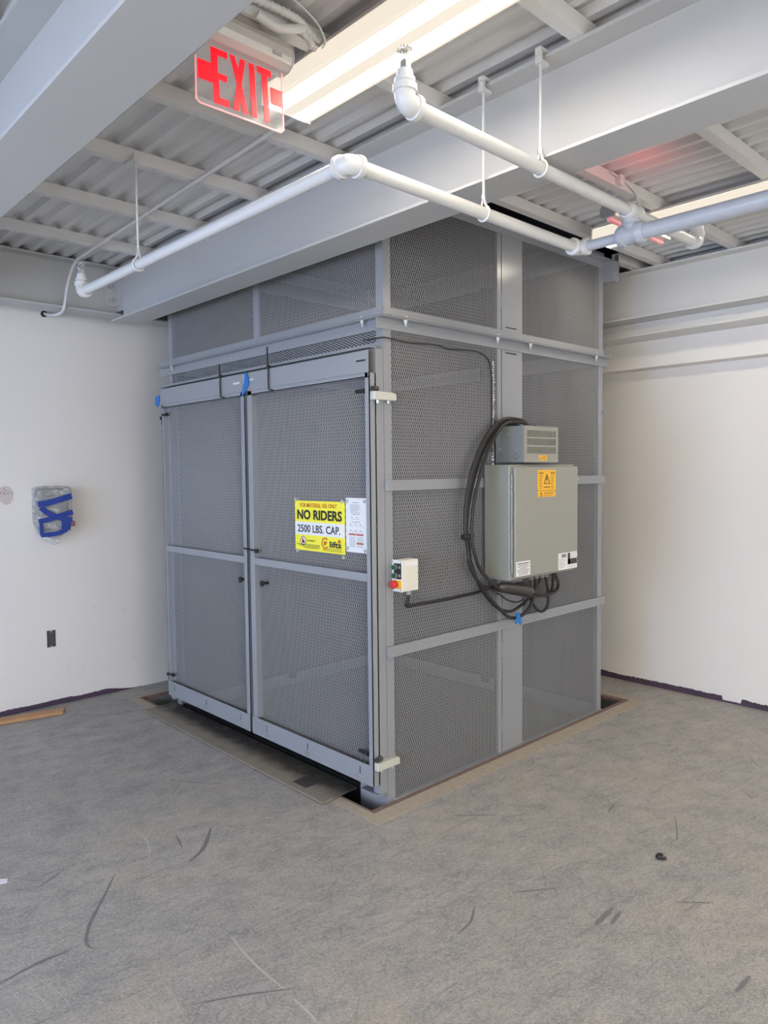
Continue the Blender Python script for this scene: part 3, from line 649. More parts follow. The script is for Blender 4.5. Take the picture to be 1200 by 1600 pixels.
# carriage inside
c = thing('lift_carriage', (1, 1, 0), 'dark lift platform inside the mesh cage at floor level', 'lift platform')
b = MB(); b.box(.10, D-.12, .12, W-.12, -.09, -.02); b.build('platform_deck', PLATE, c)
b = MB()
for x in (.5, 1.0, 1.5): b.box(x-.04, x+.04, .12, W-.12, -.18, -.09)
b.build('platform_joist', STEEL, c)
b = MB(); b.box(.3, .34, .3, .34, PD, -.18); b.box(1.6, 1.64, .3, .34, PD, -.18); b.box(.3, .34, 1.7, 1.74, PD, -.18); b.box(1.6, 1.64, 1.7, 1.74, PD, -.18); b.build('platform_foot', STEEL, c)

def dusty():
    m = PLATE.copy(); m.name = 'dusty_shaded_plate'; nt = m.node_tree; b = nt.nodes['Principled BSDF']; L = nt.links
    tc = nt.nodes.new('ShaderNodeTexCoord'); sp_ = nt.nodes.new('ShaderNodeSeparateXYZ'); L.new(tc.outputs['Object'], sp_.inputs[0])
    n = nt.nodes.new('ShaderNodeTexNoise'); n.inputs['Scale'].default_value = 11; n.inputs['Detail'].default_value = 8; n.inputs['Roughness'].default_value = .7; L.new(tc.outputs['Object'], n.inputs['Vector'])
    mr = nt.nodes.new('ShaderNodeMapRange'); mr.inputs[1].default_value = -.10; mr.inputs[2].default_value = -.19; L.new(sp_.outputs[0], mr.inputs[0])  # tan dust outward, door shade put in as dark toward the doors
    ad = nt.nodes.new('ShaderNodeMath'); ad.operation = 'MULTIPLY_ADD'; ad.inputs[1].default_value = 1.6; L.new(n.outputs['Fac'], ad.inputs[0]); ad.inputs[2].default_value = -.8
    a2 = nt.nodes.new('ShaderNodeMath'); a2.operation = 'ADD'; a2.use_clamp = True; L.new(ad.outputs[0], a2.inputs[0]); L.new(mr.outputs[0], a2.inputs[1])
    old = b.inputs['Base Color'].links[0].from_socket
    mx = nt.nodes.new('ShaderNodeMix'); mx.data_type = 'RGBA'; L.new(a2.outputs[0], mx.inputs[0]); L.new(old, mx.inputs[6]); mx.inputs[7].default_value = (.27, .235, .185, 1)
    L.new(mx.outputs[2], b.inputs['Base Color']); return m
# threshold plate
b = MB(); b.prism([(-.247, .199), (-.012, .215), (-.012, 2.15), (-.245, 2.138)], FZ, .004, .013)
tp = tag(b.build('threshold_plate', dusty(), bevel=.002), 'dusty steel threshold plate with door shade in its colour', 'plate')
b = MB(); b.prism([(-.205, .385), (-.11, .385), (-.11, .50), (-.205, .50)], FZ, .0131, .0134); b.build('wiped_patch', PLATE, tp, label='dark wiped square in the dust')

# zip ties on the header
def ziptie(y, ztop, label):
    b = MB(); pts = smooth([(XD-.006, y+.016, ztop), (XD-.012, y+.006, 2.2), (XD-.012, y, 2.168), (XD-.0135, y, 2.12), (XD-.013, y, 2.062), (XD-.010, y-.004, 2.046), (XD+.01, y-.04, 2.040)], 5)
    b.tube(pts, .0042, 8); o = b.build('cable_tie', BLACK); tag(o, label, 'cable tie', 'black cable ties on the door header')
    b = MB(); b.box(XD-.02, XD-.004, y-.009, y+.009, 2.160, 2.176); hb = b.build('tie_head', BLACK, o, bevel=.002)
ziptie(1.287, 2.235, 'black cable tie looped over the far door header'); ziptie(.792, 2.275, 'black cable tie looped over the near door header')
b = MB(); b.tube(smooth([(XD+.0, 1.09, 1.167), (XD-.008, 1.07, 1.168), (XD-.009, 1.03, 1.166), (XD-.006, .985, 1.163), (XD+.012, .955, 1.162)], 4), .0045, 8); b.box(XD-.008, XD+.006, .948, .972, 1.150, 1.172)
tag(b.build('cable_tie', BLACK), 'black cable tie holding both door leaves together', 'cable tie')
# paper strips and tapes at the header joint
b = MB(); b.box(XD-.0085, XD-.0065, 1.085, 1.155, 2.105, 2.117); b.box(XD-.0085, XD-.0065, .945, .985, 2.113, 2.121); b.box(XD-.0095, XD-.0065, 1.036, 1.044, 2.085, 2.155)
tag(b.build('header_latch_pin', mat('pale_steel', (.72, .72, .70), .35, .3)), 'pale latch pin crossing the seam between door headers', 'latch')
def strip(poly, w0, w1, label, fn=FX, name='painters_tape', m=TAPE):
    n = len(poly); b = MB(); b.prism(poly, fn, w0, w1)
    return tag(b.build(name, m), label, 'tape')
strip([(1.025, 2.165), (1.005, 2.155), (.985, 2.12), (.990, 2.09), (1.02, 2.055), (1.055, 2.030), (1.06, 2.045), (1.048, 2.075), (1.035, 2.10)], XD-.013, XD-.0098, 'blue tape flap over the centre of the door header')
strip([(W+.0, 2.115), (W-.05, 2.12), (W-.058, 2.09), (W-.045, 2.06), (W-.02, 2.045), (W+.01, 2.065)], XD-.012, XD-.0065, 'blue tape scrap at the outer top corner of the far door')
b = MB(); b.prism([(1.956, 2.005), (1.972, 1.995), (1.985, 1.965), (1.975, 1.95), (1.957, 1.96)], FY, .01, .013)
tag(b.build('painters_tape', DTAPE), 'tiny blue tape scrap on the rear edge of the cage by the right wall', 'tape')

# ---------------------------------------------------------------- signs on the door
xs_ = -.060
sg = thing('warning_sign', (xs_, .425, 1.19), 'yellow and white NO RIDERS 2500 LBS. CAP. sign on the near door', 'sign')
y0, y1, z0, z1 = .222, .630, 1.192, 1.452       # reading runs from y1 (left) to y0 (right)
b = MB(); b.box(xs_-.003, xs_, y0, y1, z0, z1); b.build('sign_plate', SYEL, sg, bevel=.001)
b = MB(); b.box(xs_-.0040, xs_-.0032, y0+.001, y1-.001, 1.274, 1.342); b.build('white_band', WHITE, sg)
U = (0, -1, 0); xf = xs_-.0046
def tx(s, yl, z, h, wdt, m, par=sg, bold=0): return text('lettering', s, h, (xf, yl, z), U, m, par, width=wdt, bold=bold)
tx('FOR MATERIAL USE ONLY', y1-.050, 1.419, .021, .300, ORINK, bold=.0002)
tx('NO RIDERS', y1-.022, 1.357, .047, .366, INK, bold=.0022)
tx('2500 LBS. CAP.', y1-.024, 1.289, .038, .350, INK, bold=.0008)
tx('NO FORKLIFTS', y1-.105, 1.242, .007, .065, INK)
tx('lifts', y1-.290, 1.222, .030, .090, INK, bold=.0010)
tx('IP', y1-.243, 1.230, .019, .026, ORINK, bold=.0012)
for i, (a, l) in enumerate(((.012, .20), (.03, .18), (.06, .15), (.085, .11))): 
    b = MB(); b.box(xf-.0002, xf, y1-a-l, y1-a, 1.2235-i*.0058, 1.2255-i*.0058); b.build('small_print', INK, sg)
for i, (a, l) in enumerate(((.265, .12), (.235, .15), (.235, .16))):
    b = MB(); b.box(xf-.0002, xf, y1-a-l, y1-a, 1.2145-i*.0062, 1.2162-i*.0062); b.build('small_print', GINK if i == 0 else INK, sg)
def ringp(cy, cz, ro, ri, m, par, a0=0, a1=360, x=xf, nm='emblem'):
    b = MB(); N = 28
    for i in range(N+1):
        a = math.radians(a0+(a1-a0)*i/N); b.v += [(x, cy-ro*math.cos(a), cz+ro*math.sin(a)), (x, cy-ri*math.cos(a), cz+ri*math.sin(a))]
    b.f = [(2*i, 2*i+1, 2*i+3, 2*i+2) for i in range(N)]; return b.build(nm, m, par, recalc=False)
ringp(y1-.253, 1.240, .029, .022, ORINK, sg, 40, 320)
ringp(y1-.070, 1.243, .023, .0, WHITE, sg, x=xf+.0002); ringp(y1-.070, 1.243, .024, .0205, INK, sg)
b = MB(); b.prism([(y1-.062, 1.228), (y1-.085, 1.231), (y1-.082, 1.242), (y1-.072, 1.246), (y1-.071, 1.258), (y1-.060, 1.256), (y1-.058, 1.240)], FX, xf-.0003, xf); b.build('emblem', REDINK, sg)
b = MB(); b.prism([(y1-.067, 1.233), (y1-.080, 1.236), (y1-.078, 1.246), (y1-.064, 1.243)], FX, xf-.0005, xf-.0003); b.build('emblem', INK, sg)
b = MB(); b.prism([(y1-.365, 1.266), (y1-.372, 1.259), (y1-.380, 1.258), (y1-.374, 1.252), (y1-.376, 1.244), (y1-.365, 1.247), (y1-.354, 1.244), (y1-.356, 1.252), (y1-.350, 1.258), (y1-.358, 1.259)], FX, xf-.0003, xf); b.build('emblem', ORINK, sg)
def rivet(par, x, y, z):
    b = MB(); b.cyl((x+.012, y, z), (x-.003, y, z), .0105, 14); b.cyl((x-.003, y, z), (x-.007, y, z), .006, 6); b.build('screw', GALV, par)
for (y, z) in ((y1-.006, z1+.006), (y0+.016, z1+.002), (y1-.018, z0-.004), (y0+.012, z0-.012)): rivet(sg, xs_-.002, y, z)
ins = thing('instruction_sign', (xs_, .14, 1.21), 'narrow white instruction placard right of the yellow sign', 'sign')
iy0, iy1, iz0, iz1 = .060, .214, 1.210, 1.474
b = MB(); b.box(xs_-.003, xs_, iy0, iy1, iz0, iz1); b.build('placard', WHITE, ins, bevel=.001)
b = MB()
for i in range(7): b.box(xf-.0002, xf, iy1-.035-random.uniform(.05, .085), iy1-.035, 1.440-i*.006, 1.4415-i*.006)
b.box(xf-.0002, xf, iy1-.10, iy1-.05, 1.450, 1.4525); b.box(xf-.0002, xf, iy1-.105, iy1-.045, 1.395, 1.3975); b.box(xf-.0002, xf, iy1-.105, iy1-.045, 1.356, 1.3585)
for r_i, zz in enumerate((1.380, 1.347, 1.318)):
    for k in range(3 if r_i else 2):
        yy = iy1-.035-k*.035-(0 if r_i else .01); b.box(xf-.0002, xf, yy-.006, yy, zz-.006, zz+.001); b.box(xf-.0002, xf, yy-.022, yy-.010, zz-.010, zz-.008)
b.build('small_print', DINK, ins)
b = MB()
for i in range(9): b.box(xf-.0002, xf, iy1-.072, iy1-.028, 1.283-i*.0058, 1.2843-i*.0058); b.box(xf-.0002, xf, iy1-.128, iy1-.084, 1.283-i*.0058, 1.2843-i*.0058) if i not in (5, 6) else None
b.build('small_print', DINK, ins)
b = MB(); b.box(xf-.0003, xf, iy1-.076, iy1-.024, 1.293, 1.301); b.box(xf-.0003, xf, iy1-.130, iy1-.080, 1.293, 1.301); b.box(xf-.0003, xf, iy1-.130, iy1-.080, 1.250, 1.258); b.build('red_heading', REDINK, ins)
for (y, z) in ((iy1-.012, iz1-.016), (iy0+.014, iz1-.016), (iy1-.012, iz0+.018), (iy0+.014, iz0+.012)): rivet(ins, xs_-.002, y, z)

# ---------------------------------------------------------------- electrical cabinet
cb = thing('electrical_cabinet', (1.02, -.1, 1.02), 'large grey-green electrical cabinet hung on the side of the cage', 'electrical cabinet')
bx0, bx1, bz0, bz1 = .712, 1.322, 1.018, 1.628
b = MB(); b.box(bx0, bx1, -.190, -.022, bz0, bz1); b.build('body', BOXG, cb, bevel=.006)
b = MB(); b.box(bx0+.022, bx1+.006, -.212, -.1915, bz0+.012, bz1-.012); dr = b.build('door', BOXG, cb, bevel=.006)
b = MB()
for i in range(13): b.cyl((bx0+.010, -.197, 1.060+i*.040), (bx0+.010, -.197, 1.060+i*.040+.036), .0055, 8)
b.build('hinge', GALV if False else BOXG, cb)
b = MB(); b.box(bx0+.05, bx0+.55, -.022, -.003, 1.1, 1.14); b.box(bx0+.05, bx0+.55, -.022, -.003, 1.5, 1.54); b.build('wall_bracket', STEEL, cb)
b = MB(); b.cyl((bx1+.006, -.20, 1.545), (bx1+.014, -.20, 1.545), .008, 10); b.cyl((bx1+.006, -.20, 1.105), (bx1+.014, -.20, 1.105), .008, 10); b.build('latch_screw', GALV, cb)
fy = -.2125
def lab(par, x0, x1, z0, z1, m, nm='sticker', y=fy, d=.0008): b = MB(); b.box(x0, x1, y-d, y, z0, z1); return b.build(nm, m, par)
UX = (1, 0, 0)
lab(cb, .930, 1.101, 1.487, 1.598, YEL); lab(cb, .932, 1.099, 1.452, 1.485, YEL)
b = MB(); b.box(.936, 1.095, fy-.0012, fy-.0008, 1.588, 1.5895); b.box(.932, 1.099, fy-.0012, fy-.0008, 1.4855, 1.4885); b.build('sticker_rule', GINK, cb)
def tri(cx, z0_, h, par, m=INK):
    b = MB(); w_ = h*.52
    for (p, q) in (((-w_, 0), (w_, 0)), ((w_, 0), (0, h)), ((0, h), (-w_, 0))):
        a = V((cx+p[0], fy-.0014, z0_+p[1])); c_ = V((cx+q[0], fy-.0014, z0_+q[1])); b.cyl(tuple(a), tuple(c_), h*.035, 6)
    return b.build('warning_triangle', m, par)
tri(1.015, 1.524, .052, cb); tri(.962, 1.455, .025, cb)
b = MB(); b.prism([(1.013, 1.562), (1.006, 1.545), (1.014, 1.546), (1.008, 1.531), (1.023, 1.550), (1.016, 1.550), (1.020, 1.562)], FY, fy-.0018, fy-.0012); b.box(.961, .9635, fy-.0014, fy-.0009, 1.461, 1.474); b.build('hazard_symbol', INK, cb)
text('lettering', 'DANGER', .0075, (.942, fy-.0013, 1.577), UX, GINK, cb, .042, bold=.0004); text('lettering', 'DANGER', .0075, (1.049, fy-.0013, 1.577), UX, GINK, cb, .042, bold=.0004)
b = MB()
for i in range(9):
    z = 1.566-i*.0085; b.box(.944, .944+random.uniform(.022, .038), fy-.0013, fy-.0009, z, z+.003); b.box(1.052, 1.052+random.uniform(.022, .036), fy-.0013, fy-.0009, z, z+.003)
b.box(.985, 1.045, fy-.0013, fy-.0009, 1.502, 1.508)
for i, z in enumerate((1.474, 1.468, 1.458)): b.box(.985, 1.085-.01*i, fy-.0013, fy-.0009, z, z+.003)
b.build('small_print', GINK, cb)
lab(cb, .738, .862, 1.040, 1.118, WHITE, y=fy)
b = MB()
for i in range(8): wdt = random.uniform(.032, .052); b.box(.800-wdt, .800+wdt, fy-.0013, fy-.0009, 1.104-i*.0083, 1.1065-i*.0083 if i else 1.1085)
b.build('small_print', INK, cb)
lab(cb, 1.128, 1.318, 1.035, 1.130, WHITE)
b = MB(); b.box(1.222, 1.247, fy-.0013, fy-.0009, 1.060, 1.126); b.box(1.222, 1.316, fy-.0013, fy-.0009, 1.060, 1.092); b.build('dark_block', mat('purple_black_print', (.05, .035, .04), .5), cb)
b = MB()
for i in range(6): z = 1.095-i*.0095; b.box(1.134, 1.134+random.uniform(.04, .075), fy-.0013, fy-.0009, z, z+.002)
for i in range(4): b.box(1.252, 1.312, fy-.0013, fy-.0009, 1.098+i*.0075, 1.099+i*.0075)
b.box(1.16, 1.205, fy-.0013, fy-.0009, 1.104, 1.122); b.box(1.225, 1.31, fy-.0013, fy-.0009, 1.046, 1.048)
b.build('small_print', DINK, cb)
ringp(1, 1, 0, 0, INK, cb) if False else None
# cable glands
for x in (1.036, 1.092, 1.143, 1.186):
    b = MB(); b.cyl((x, -.09, 1.018), (x, -.09, .982), .0165, 12); b.cyl((x, -.09, 1.018), (x, -.09, 1.006), .021, 6); b.build('cable_gland', mat('grey_nylon', (.20, .21, .20), .5), cb)
# resistor box on top
rb = thing('resistor_box', (.97, -.11, 1.64), 'grey ventilated box standing on top of the electrical cabinet', 'vented box')
rx0, rx1, rz0, rz1 = .815, 1.130, 1.640, 1.834
b = MB(); b.box(rx0, rx1-.004, -.203, -.02, rz0, rz1); b.build('body', BOXD, rb, bevel=.002)
n = 26; u_ = [rx0]; 
for i in range(n): c0 = rx0+.027+i*.01035; u_ += [c0, c0+.0060]
u_.append(rx1)
vb = ((1.687, 1.724), (1.732, 1.768), (1.775, 1.811)); vs_ = [rz0]+[q for ab_ in vb for q in ab_]+[rz1]
def hol(u, v): return any(a < v < c_ for a, c_ in vb) and any(rx0+.027+i*.01035 < u < rx0+.033+i*.01035 for i in range(n))
b = MB(); b.plate(u_, vs_, -.2085, -.2062, FY, hol); b.box(rx0, rx0+.004, -.2065, -.203, rz0, rz1); b.box(rx1-.004, rx1, -.2065, -.05, rz0, rz1); b.build('vent_grille', BOXG, rb)
b = MB(); b.box(rx0+.02, rx1-.02, -.2052, -.2036, 1.68, 1.82); b.build('vent_backing', DARK, rb)
lab(rb, .948, 1.022, 1.650, 1.678, YEL, y=-.2087)
b = MB(); b.box(.97, 1.015, -.2100, -.2096, 1.669, 1.672); b.box(.97, 1.012, -.2100, -.2096, 1.662, 1.665); b.box(.97, 1.016, -.2100, -.2096, 1.655, 1.658); b.prism([(.953, 1.655), (.966, 1.655), (.9595, 1.672)], FY, -.2100, -.2096); b.build('small_print', GINK, rb)
for (y, z) in ((-.107, 1.790), (-.05, 1.713), (-.158, 1.703)):
    b = MB(); b.cyl((rx0, y, z), (rx0-.006, y, z), .006, 8); b.build('screw', GALV, rb)
for (y, z) in ((-.05, 1.678), (-.158, 1.672)):
    b = MB()
    for k in range(16):
        a = 2*math.pi*k/16; c_ = 2*math.pi*(k+1)/16; b.cyl((rx0-.0003, y+.016*math.cos(a), z+.014*math.sin(a)), (rx0-.0003, y+.016*math.cos(c_), z+.014*math.sin(c_)), .0008, 4)
    b.build('knockout', DARK, rb)

# cables
def cable(pts, r, label, name='power_cable', m=CABLE, grp='black cables looping round the cabinet', n=6):
    b = MB(); b.tube(smooth(pts, n), r, 10); return tag(b.build(name, m), label, 'cable', grp)
up_ = [(1.02, 1.845), (.954, 1.872), (.839, 1.877), (.745, 1.853), (.658, 1.79), (.585, 1.699), (.517, 1.568), (.481, 1.422), (.475, 1.291), (.497, 1.191)]
A = [(x, -.09, z) for x, z in up_]
cable([(1.08, -.06, 1.842)]+A+[(.516, -.09, 1.10), (.62, -.085, .993), (.775, -.10, .949), (.948, -.115, .907), (1.038, -.12, .89), (1.218, -.12, .89), (1.287, -.11, .928), (1.267, -.09, 1.016)], .0095, 'thick black cable in the outermost arc, ending at the right cabinet gland')
B = [(x+.016, -.085, z-.006) for x, z in up_]
cable([(1.08, -.075, 1.842)]+B+[(.530, -.08, 1.10), (.60, -.075, 1.012), (.66, -.075, .948), (.775, -.08, .845), (.851, -.085, .792), (.93, -.09, .785), (1.011, -.1, .823), (1.06, -.1, .90), (1.092, -.09, .985)], .0095, 'thick black cable hanging lowest below the cabinet', )
Bq = [(1.0, 1.838), (.937, 1.858), (.822, 1.856), (.745, 1.826), (.674, 1.75), (.605, 1.65), (.542, 1.502), (.511, 1.388), (.503, 1.257), (.53, 1.155)]
cable([(1.08, -.09, 1.843)]+[(x, -.11, z) for x, z in Bq]+[(.592, -.11, 1.066), (.70, -.13, .975), (.83, -.135, .945), (1.0, -.13, .918), (1.15, -.12, .88), (1.24, -.1, .91), (1.272, -.085, 1.016)], .0095, 'thick black cable in the inner arc hugging the cabinet side')
cable([(1.08, -.045, 1.843)]+[(x+.012, -.065, z-.012) for x, z in Bq]+[(.60, -.06, 1.03), (.66, -.06, .948), (.758, -.06, .863), (.843, -.065, .825), (.921, -.07, .824), (1.038, -.08, .874), (1.103, -.085, .93), (1.143, -.09, .984)], .0085, 'black cable with the second lowest sag below the cabinet')
cable([(.80, -.11, .972), (.895, -.115, .978), (.966, -.11, .962), (1.011, -.10, .916), (1.03, -.09, .886), (1.094, -.08, .817), (1.156, -.08, .781), (1.208, -.085, .802), (1.213, -.09, .874), (1.186, -.09, .984)], .0085, 'short black cable in a U below the right cabinet glands')
cable([(1.036, -.09, .984), (1.034, -.095, .93), (1.0, -.1, .88), (.96, -.1, .845)], .006, 'thin black cable dropping from the left cabinet gland')
cable([(.78, -.05, .93), (.809, -.05, .919), (.878, -.05, .881), (.948, -.06, .861), (1.0, -.07, .870)], .004, 'thin black lead between the cable loops', n=5)
b = MB(); b.tube(smooth([(.70, -.125, .985), (.80, -.14, .968), (.90, -.145, .948), (.985, -.14, .925)], 5), [.012]+[.026]*14+[.012], 12)
tag(b.build('cable_splice', mat('dark_taped_splice', (.055, .045, .04), .35, var=.4, vscale=40, spec=.8)), 'fat taped cable splice wrapped around the loops below the cabinet', 'cable splice')
b = MB(); b.tube([(.455, -.09, 1.262), (.52, -.10, 1.262)], .016, 8); tag(b.build('cable_tie', BLACK), 'black tie round the cable bundle left of the cabinet', 'cable tie')
b = MB(); b.prism([(.885, .815), (.915, .812), (.925, .780), (.945, .752), (.925, .742), (.905, .765), (.885, .752), (.872, .770), (.890, .785)], FY, -.105, -.100)
tag(b.build('painters_tape', TAPE), 'blue tape scrap on the lowest cable below the cabinet', 'tape')

# thin cable along the top of the side panel
cable([(-.010, .12, 2.228), (-.014, .05, 2.224), (-.012, -.012, 2.222), (.05, -.010, 2.222), (.165, -.008, 2.218), (.35, -.008, 2.228), (.45, -.008, 2.219), (.62, -.008, 2.229), (.70, -.008, 2.224), (.765, -.008, 2.195), (.795, -.008, 2.12), (.798, -.008, 1.95), (.792, -.008, 1.80), (.79, -.012, 1.70)], .0034, 'thin black wire running along the top of the side mesh panel', 'control_wire', grp=None)
# push button station
pb = thing('push_button_station', (.12, -.035, 1.03), 'cream push button station with red emergency stop near the cage corner', 'push button station')
px0, px1, pz0, pz1 = .045, .150, 1.028, 1.178
b = MB(); b.box(px0, px1, -.070, -.002, pz0, pz1); b.build('case', IVORY, pb, bevel=.003)
b = MB(); b.box(px0-.006, px0-.0005, -.071, -.001, pz0-.001, pz1+.001); b.build('front_cover', mat('off_white_plastic', (.78, .78, .74), .4), pb, bevel=.002)
b = MB(); b.box(px0-.0075, px0-.0062, -.066, -.017, 1.088, 1.163); b.build('black_legend_plate', INK, pb)
for z in (1.144, 1.104):
    b = MB(); b.cyl((px0-.006, -.028, z), (px0-.018, -.028, z), .0135, 18); b.build('button_ring', GALV, pb)
    b = MB(); b.cyl((px0-.018, -.028, z), (px0-.023, -.028, z), .0115, 18); b.build('green_button', GREEN, pb)
    b = MB(); b.box(px0-.0080, px0-.0076, -.060, -.050, z-.005, z-.003); b.box(px0-.0080, px0-.0076, -.060, -.048, z, z+.002); b.box(px0-.0080, px0-.0076, -.060, -.051, z+.005, z+.007); b.build('legend', WHITE, pb)
b = MB(); b.box(px0-.0075, px0-.0062, -.067, -.010, 1.042, 1.082); b.build('yellow_legend_plate', YEL, pb)
b = MB(); b.tube([(px0-.006, -.032, 1.062), (px0-.018, -.032, 1.062), (px0-.020, -.032, 1.062), (px0-.033, -.032, 1.062), (px0-.038, -.032, 1.062)], [.012, .012, .019, .019, .013], 20); b.build('emergency_stop', RED, pb, label='red mushroom stop button')
b = MB()
for y in (-.064, -.008):
    for z in (pz0+.008, pz1-.008): b.cyl((px0-.0055, y, z), (px0-.0068, y, z), .003, 8)
b.build('cover_screw', INK, pb)
b = MB(); b.box(px0+.015, px1-.004, -.0712, -.0700, 1.150, 1.168); b.build('side_label', WHITE, pb)
b = MB()
for i in range(5): b.box(px0+.02+i*.014, px0+.030+i*.014, -.055, -.03, pz1, pz1+.003)
b.build('top_ribs', IVORY, pb)
b = MB(); b.cyl((.118, -.035, 1.028), (.118, -.035, 1.004), .014, 12); b.build('cable_gland', mat('grey_gland', (.3, .3, .29), .5), pb)
cable([(.118, -.035, 1.004), (.112, -.033, .975), (.108, -.03, .955), (.125, -.026, .943), (.18, -.024, .944), (.30, -.024, .942), (.45, -.024, .942), (.60, -.024, .946), (.72, -.03, .955), (.80, -.04, .97)], .0075, 'black cable from the push button station to the cable loops', 'control_cable', BLACK, grp=None)

# ---------------------------------------------------------------- sprinkler piping
sp = thing('sprinkler_piping', (0, -1, 2.5), 'white sprinkler pipework with tees and elbows hanging under the beams', 'sprinkler pipe')
def pipe(pts, r, name='pipe', m=PIPE, seg=20): b = MB(); b.tube(pts, r, seg); return b.build(name, m, sp)
PR = .0215
zA, zB = 2.49, 2.572
pipe([(-.95, -.84, zA), (-.955, 1.09, zA)], PR)
pipe([(-.92, -.872, zA), (.24, -.868, zA)], PR)
pipe([(.27, -.90, zA), (.27, -1.05, zA)], .020, m=MAINP)
pipe([(.27, -1.15, zA), (.27, YB+.3, zA)], .030, m=MAINP)
pipe([(-.93, -1.108, zB), (.24, -1.10, zB)], PR)
pipe([(.30, -1.10, zB), (.80, -1.10, zB)], PR)
pipe([(.27, -1.10, zB-.02), (.27, -1.10, zA+.02)], .024, m=MAINP)
def elbow(c, d1, d2, R=.036, r=.029, name='elbow', m=PIPE):
    c = V(c); d1 = V(d1); d2 = V(d2); pts = [c+d1*R*1.25, c+d1*R*.7]; 
    for k in range(1, 6):
        t = k/6; pts.append((c+d1*R*.7)*(1-t)**2+c*2*t*(1-t)+(c+d2*R*.7)*t*t)
    pts += [c+d2*R*.7, c+d2*R*1.25]
    b = MB(); b.tube([tuple(p) for p in pts], r, 20)
    for d in (d1, d2): b.tube([tuple(c+d*R*.75), tuple(c+d*R*.8), tuple(c+d*R*1.25), tuple(c+d*R*1.32)], [r, r*1.16, r*1.16, r], 20)
    return b.build(name, m, sp)
elbow((-.952, -.872, zA), (0, 1, 0), (1, 0, 0))
elbow((.27, -.868, zA), (-1, 0, 0), (0, -1, 0))
def tee(c, d, st, r, m, R=.045):
    c = V(c); d = V(d); st = V(st); b = MB()
    b.tube([tuple(c-d*R*1.1), tuple(c-d*R*.9), tuple(c-d*R*.5), tuple(c-d*R*.45), tuple(c+d*R*.45), tuple(c+d*R*.5), tuple(c+d*R*.9), tuple(c+d*R*1.1)], [r*.95, r*1.15, r*1.15, r, r, r*1.15, r*1.15, r*.95], 20)
    b.tube([tuple(c), tuple(c+st*R*.7), tuple(c+st*R*.75), tuple(c+st*R*1.05)], [r*.9, r*.9, r*1.08, r*1.08], 20)
    return b.build('tee', m, sp)
tee((.27, -1.10, zA), (0, 1, 0), (0, 0, 1), .036, MAINP, .05)
tee((.27, -1.10, zB), (1, 0, 0), (0, 0, -1), .029, PIPE, .042)
def head(x, y, z, k=1):
    """upright sprinkler on a vertical elbow"""
    b = MB(); b.tube([(x, y, z+.038), (x, y, z+.052), (x, y, z+.054), (x, y, z+.064), (x, y, z+.066), (x, y, z+.084)], [.024, .024, .028, .028, .023, .021], 16); b.build('reducer', PIPE, sp)
    h = MB(); h.cyl((x, y, z+.084), (x, y, z+.104), .0165, 6); h.cyl((x, y, z+.104), (x, y, z+.110), .010, 12)
    for s in (-1, 1): h.tube(smooth([(x+s*.010, y, z+.106), (x+s*.014, y, z+.118), (x+s*.009, y, z+.130), (x, y, z+.136)], 4), .0025, 6)
    h.cyl((x, y, z+.108), (x, y, z+.128), .003, 6)
    h.cyl((x, y, z+.134), (x, y, z+.138), .009, 12)
    n = 18
    for i in range(n):
        a = 2*math.pi*i/n; h.prism([(x+.006*math.cos(a-.12), y+.006*math.sin(a-.12)), (x+.022*math.cos(a-.10), y+.022*math.sin(a-.10)), (x+.022*math.cos(a+.10), y+.022*math.sin(a+.10)), (x+.006*math.cos(a+.12), y+.006*math.sin(a+.12))], FZ, z+.1365, z+.139)
    h.build('sprinkler_head', GALV, sp, label='grey metal sprinkler head')
elbow((-.955, -1.108, zB), (1, 0, 0), (0, 0, 1)); head(-.955, -1.108, zB)
elbow((-.955, 1.125, zA), (0, -1, 0), (0, 0, 1)); head(-.955, 1.125, zA)
elbow((.835, -1.10, zB), (-1, 0, 0), (0, 0, 1)); b = MB(); b.tube([(.835, -1.10, zB+.04), (.835, -1.10, zB+.075)], .026, 16); b.build('reducer', PIPE, sp)
# hangers
def hanger(x, y, zp, ztop, label, beam):
    t = thing('pipe_hanger', (x, y, ztop), label, 'pipe hanger', 'threaded rod pipe hangers')
    b = MB(); b.cyl((x, y, ztop+.012), (x, y, zp+.052), .0048, 8); b.build('rod', PIPE, t)
    b = MB(); R = .0255; axis_x = beam
    pts = []
    for i in range(25):
        a = math.pi*.5+.42+(2*math.pi-.84)*i/24; c_, s_ = math.cos(a), math.sin(a)
        pts.append((x, y+R*c_, zp+R*s_) if axis_x else (x+R*c_, y, zp+R*s_))
    top = (x, y, zp+.056); b.tube([top]+pts+[top], .0042, 8); b.build('loop', PIPE, t)
    b = MB(); b.cyl((x, y, zp+.046), (x, y, zp+.062), .009, 6); b.build('nut', GALV, t)
    b = MB()
    if axis_x:
        b.prism([(x-.014, ztop), (x+.030, ztop), (x+.030, ztop+.012), (x-.004, ztop+.012), (x-.004, ztop+.040), (x+.030, ztop+.040), (x+.030, ztop+.050), (x-.014, ztop+.050)], FY, y-.011, y+.011); b.cyl((x-.022, y, ztop+.026), (x-.0141, y, ztop+.026), .006, 8)
    else:
        b.prism([(y-.014, ztop), (y+.09, ztop), (y+.09, ztop+.008), (y-.003, ztop+.008), (y-.003, ztop+.028), (y-.014, ztop+.028)], lambda u, v, w: (w, u, v), x-.012, x+.012); b.cyl((x, y-.006, ztop-.01), (x, y-.006, ztop), .008, 8)
    b.build('beam_clamp', PIPE, t)
hanger(-.334, -.870, zA, 2.897, 'left of the two hanger rods in front of the long beam', True)
hanger(-.334, -1.104, zB, 2.897, 'right of the two hanger rods in front of the long beam', True)
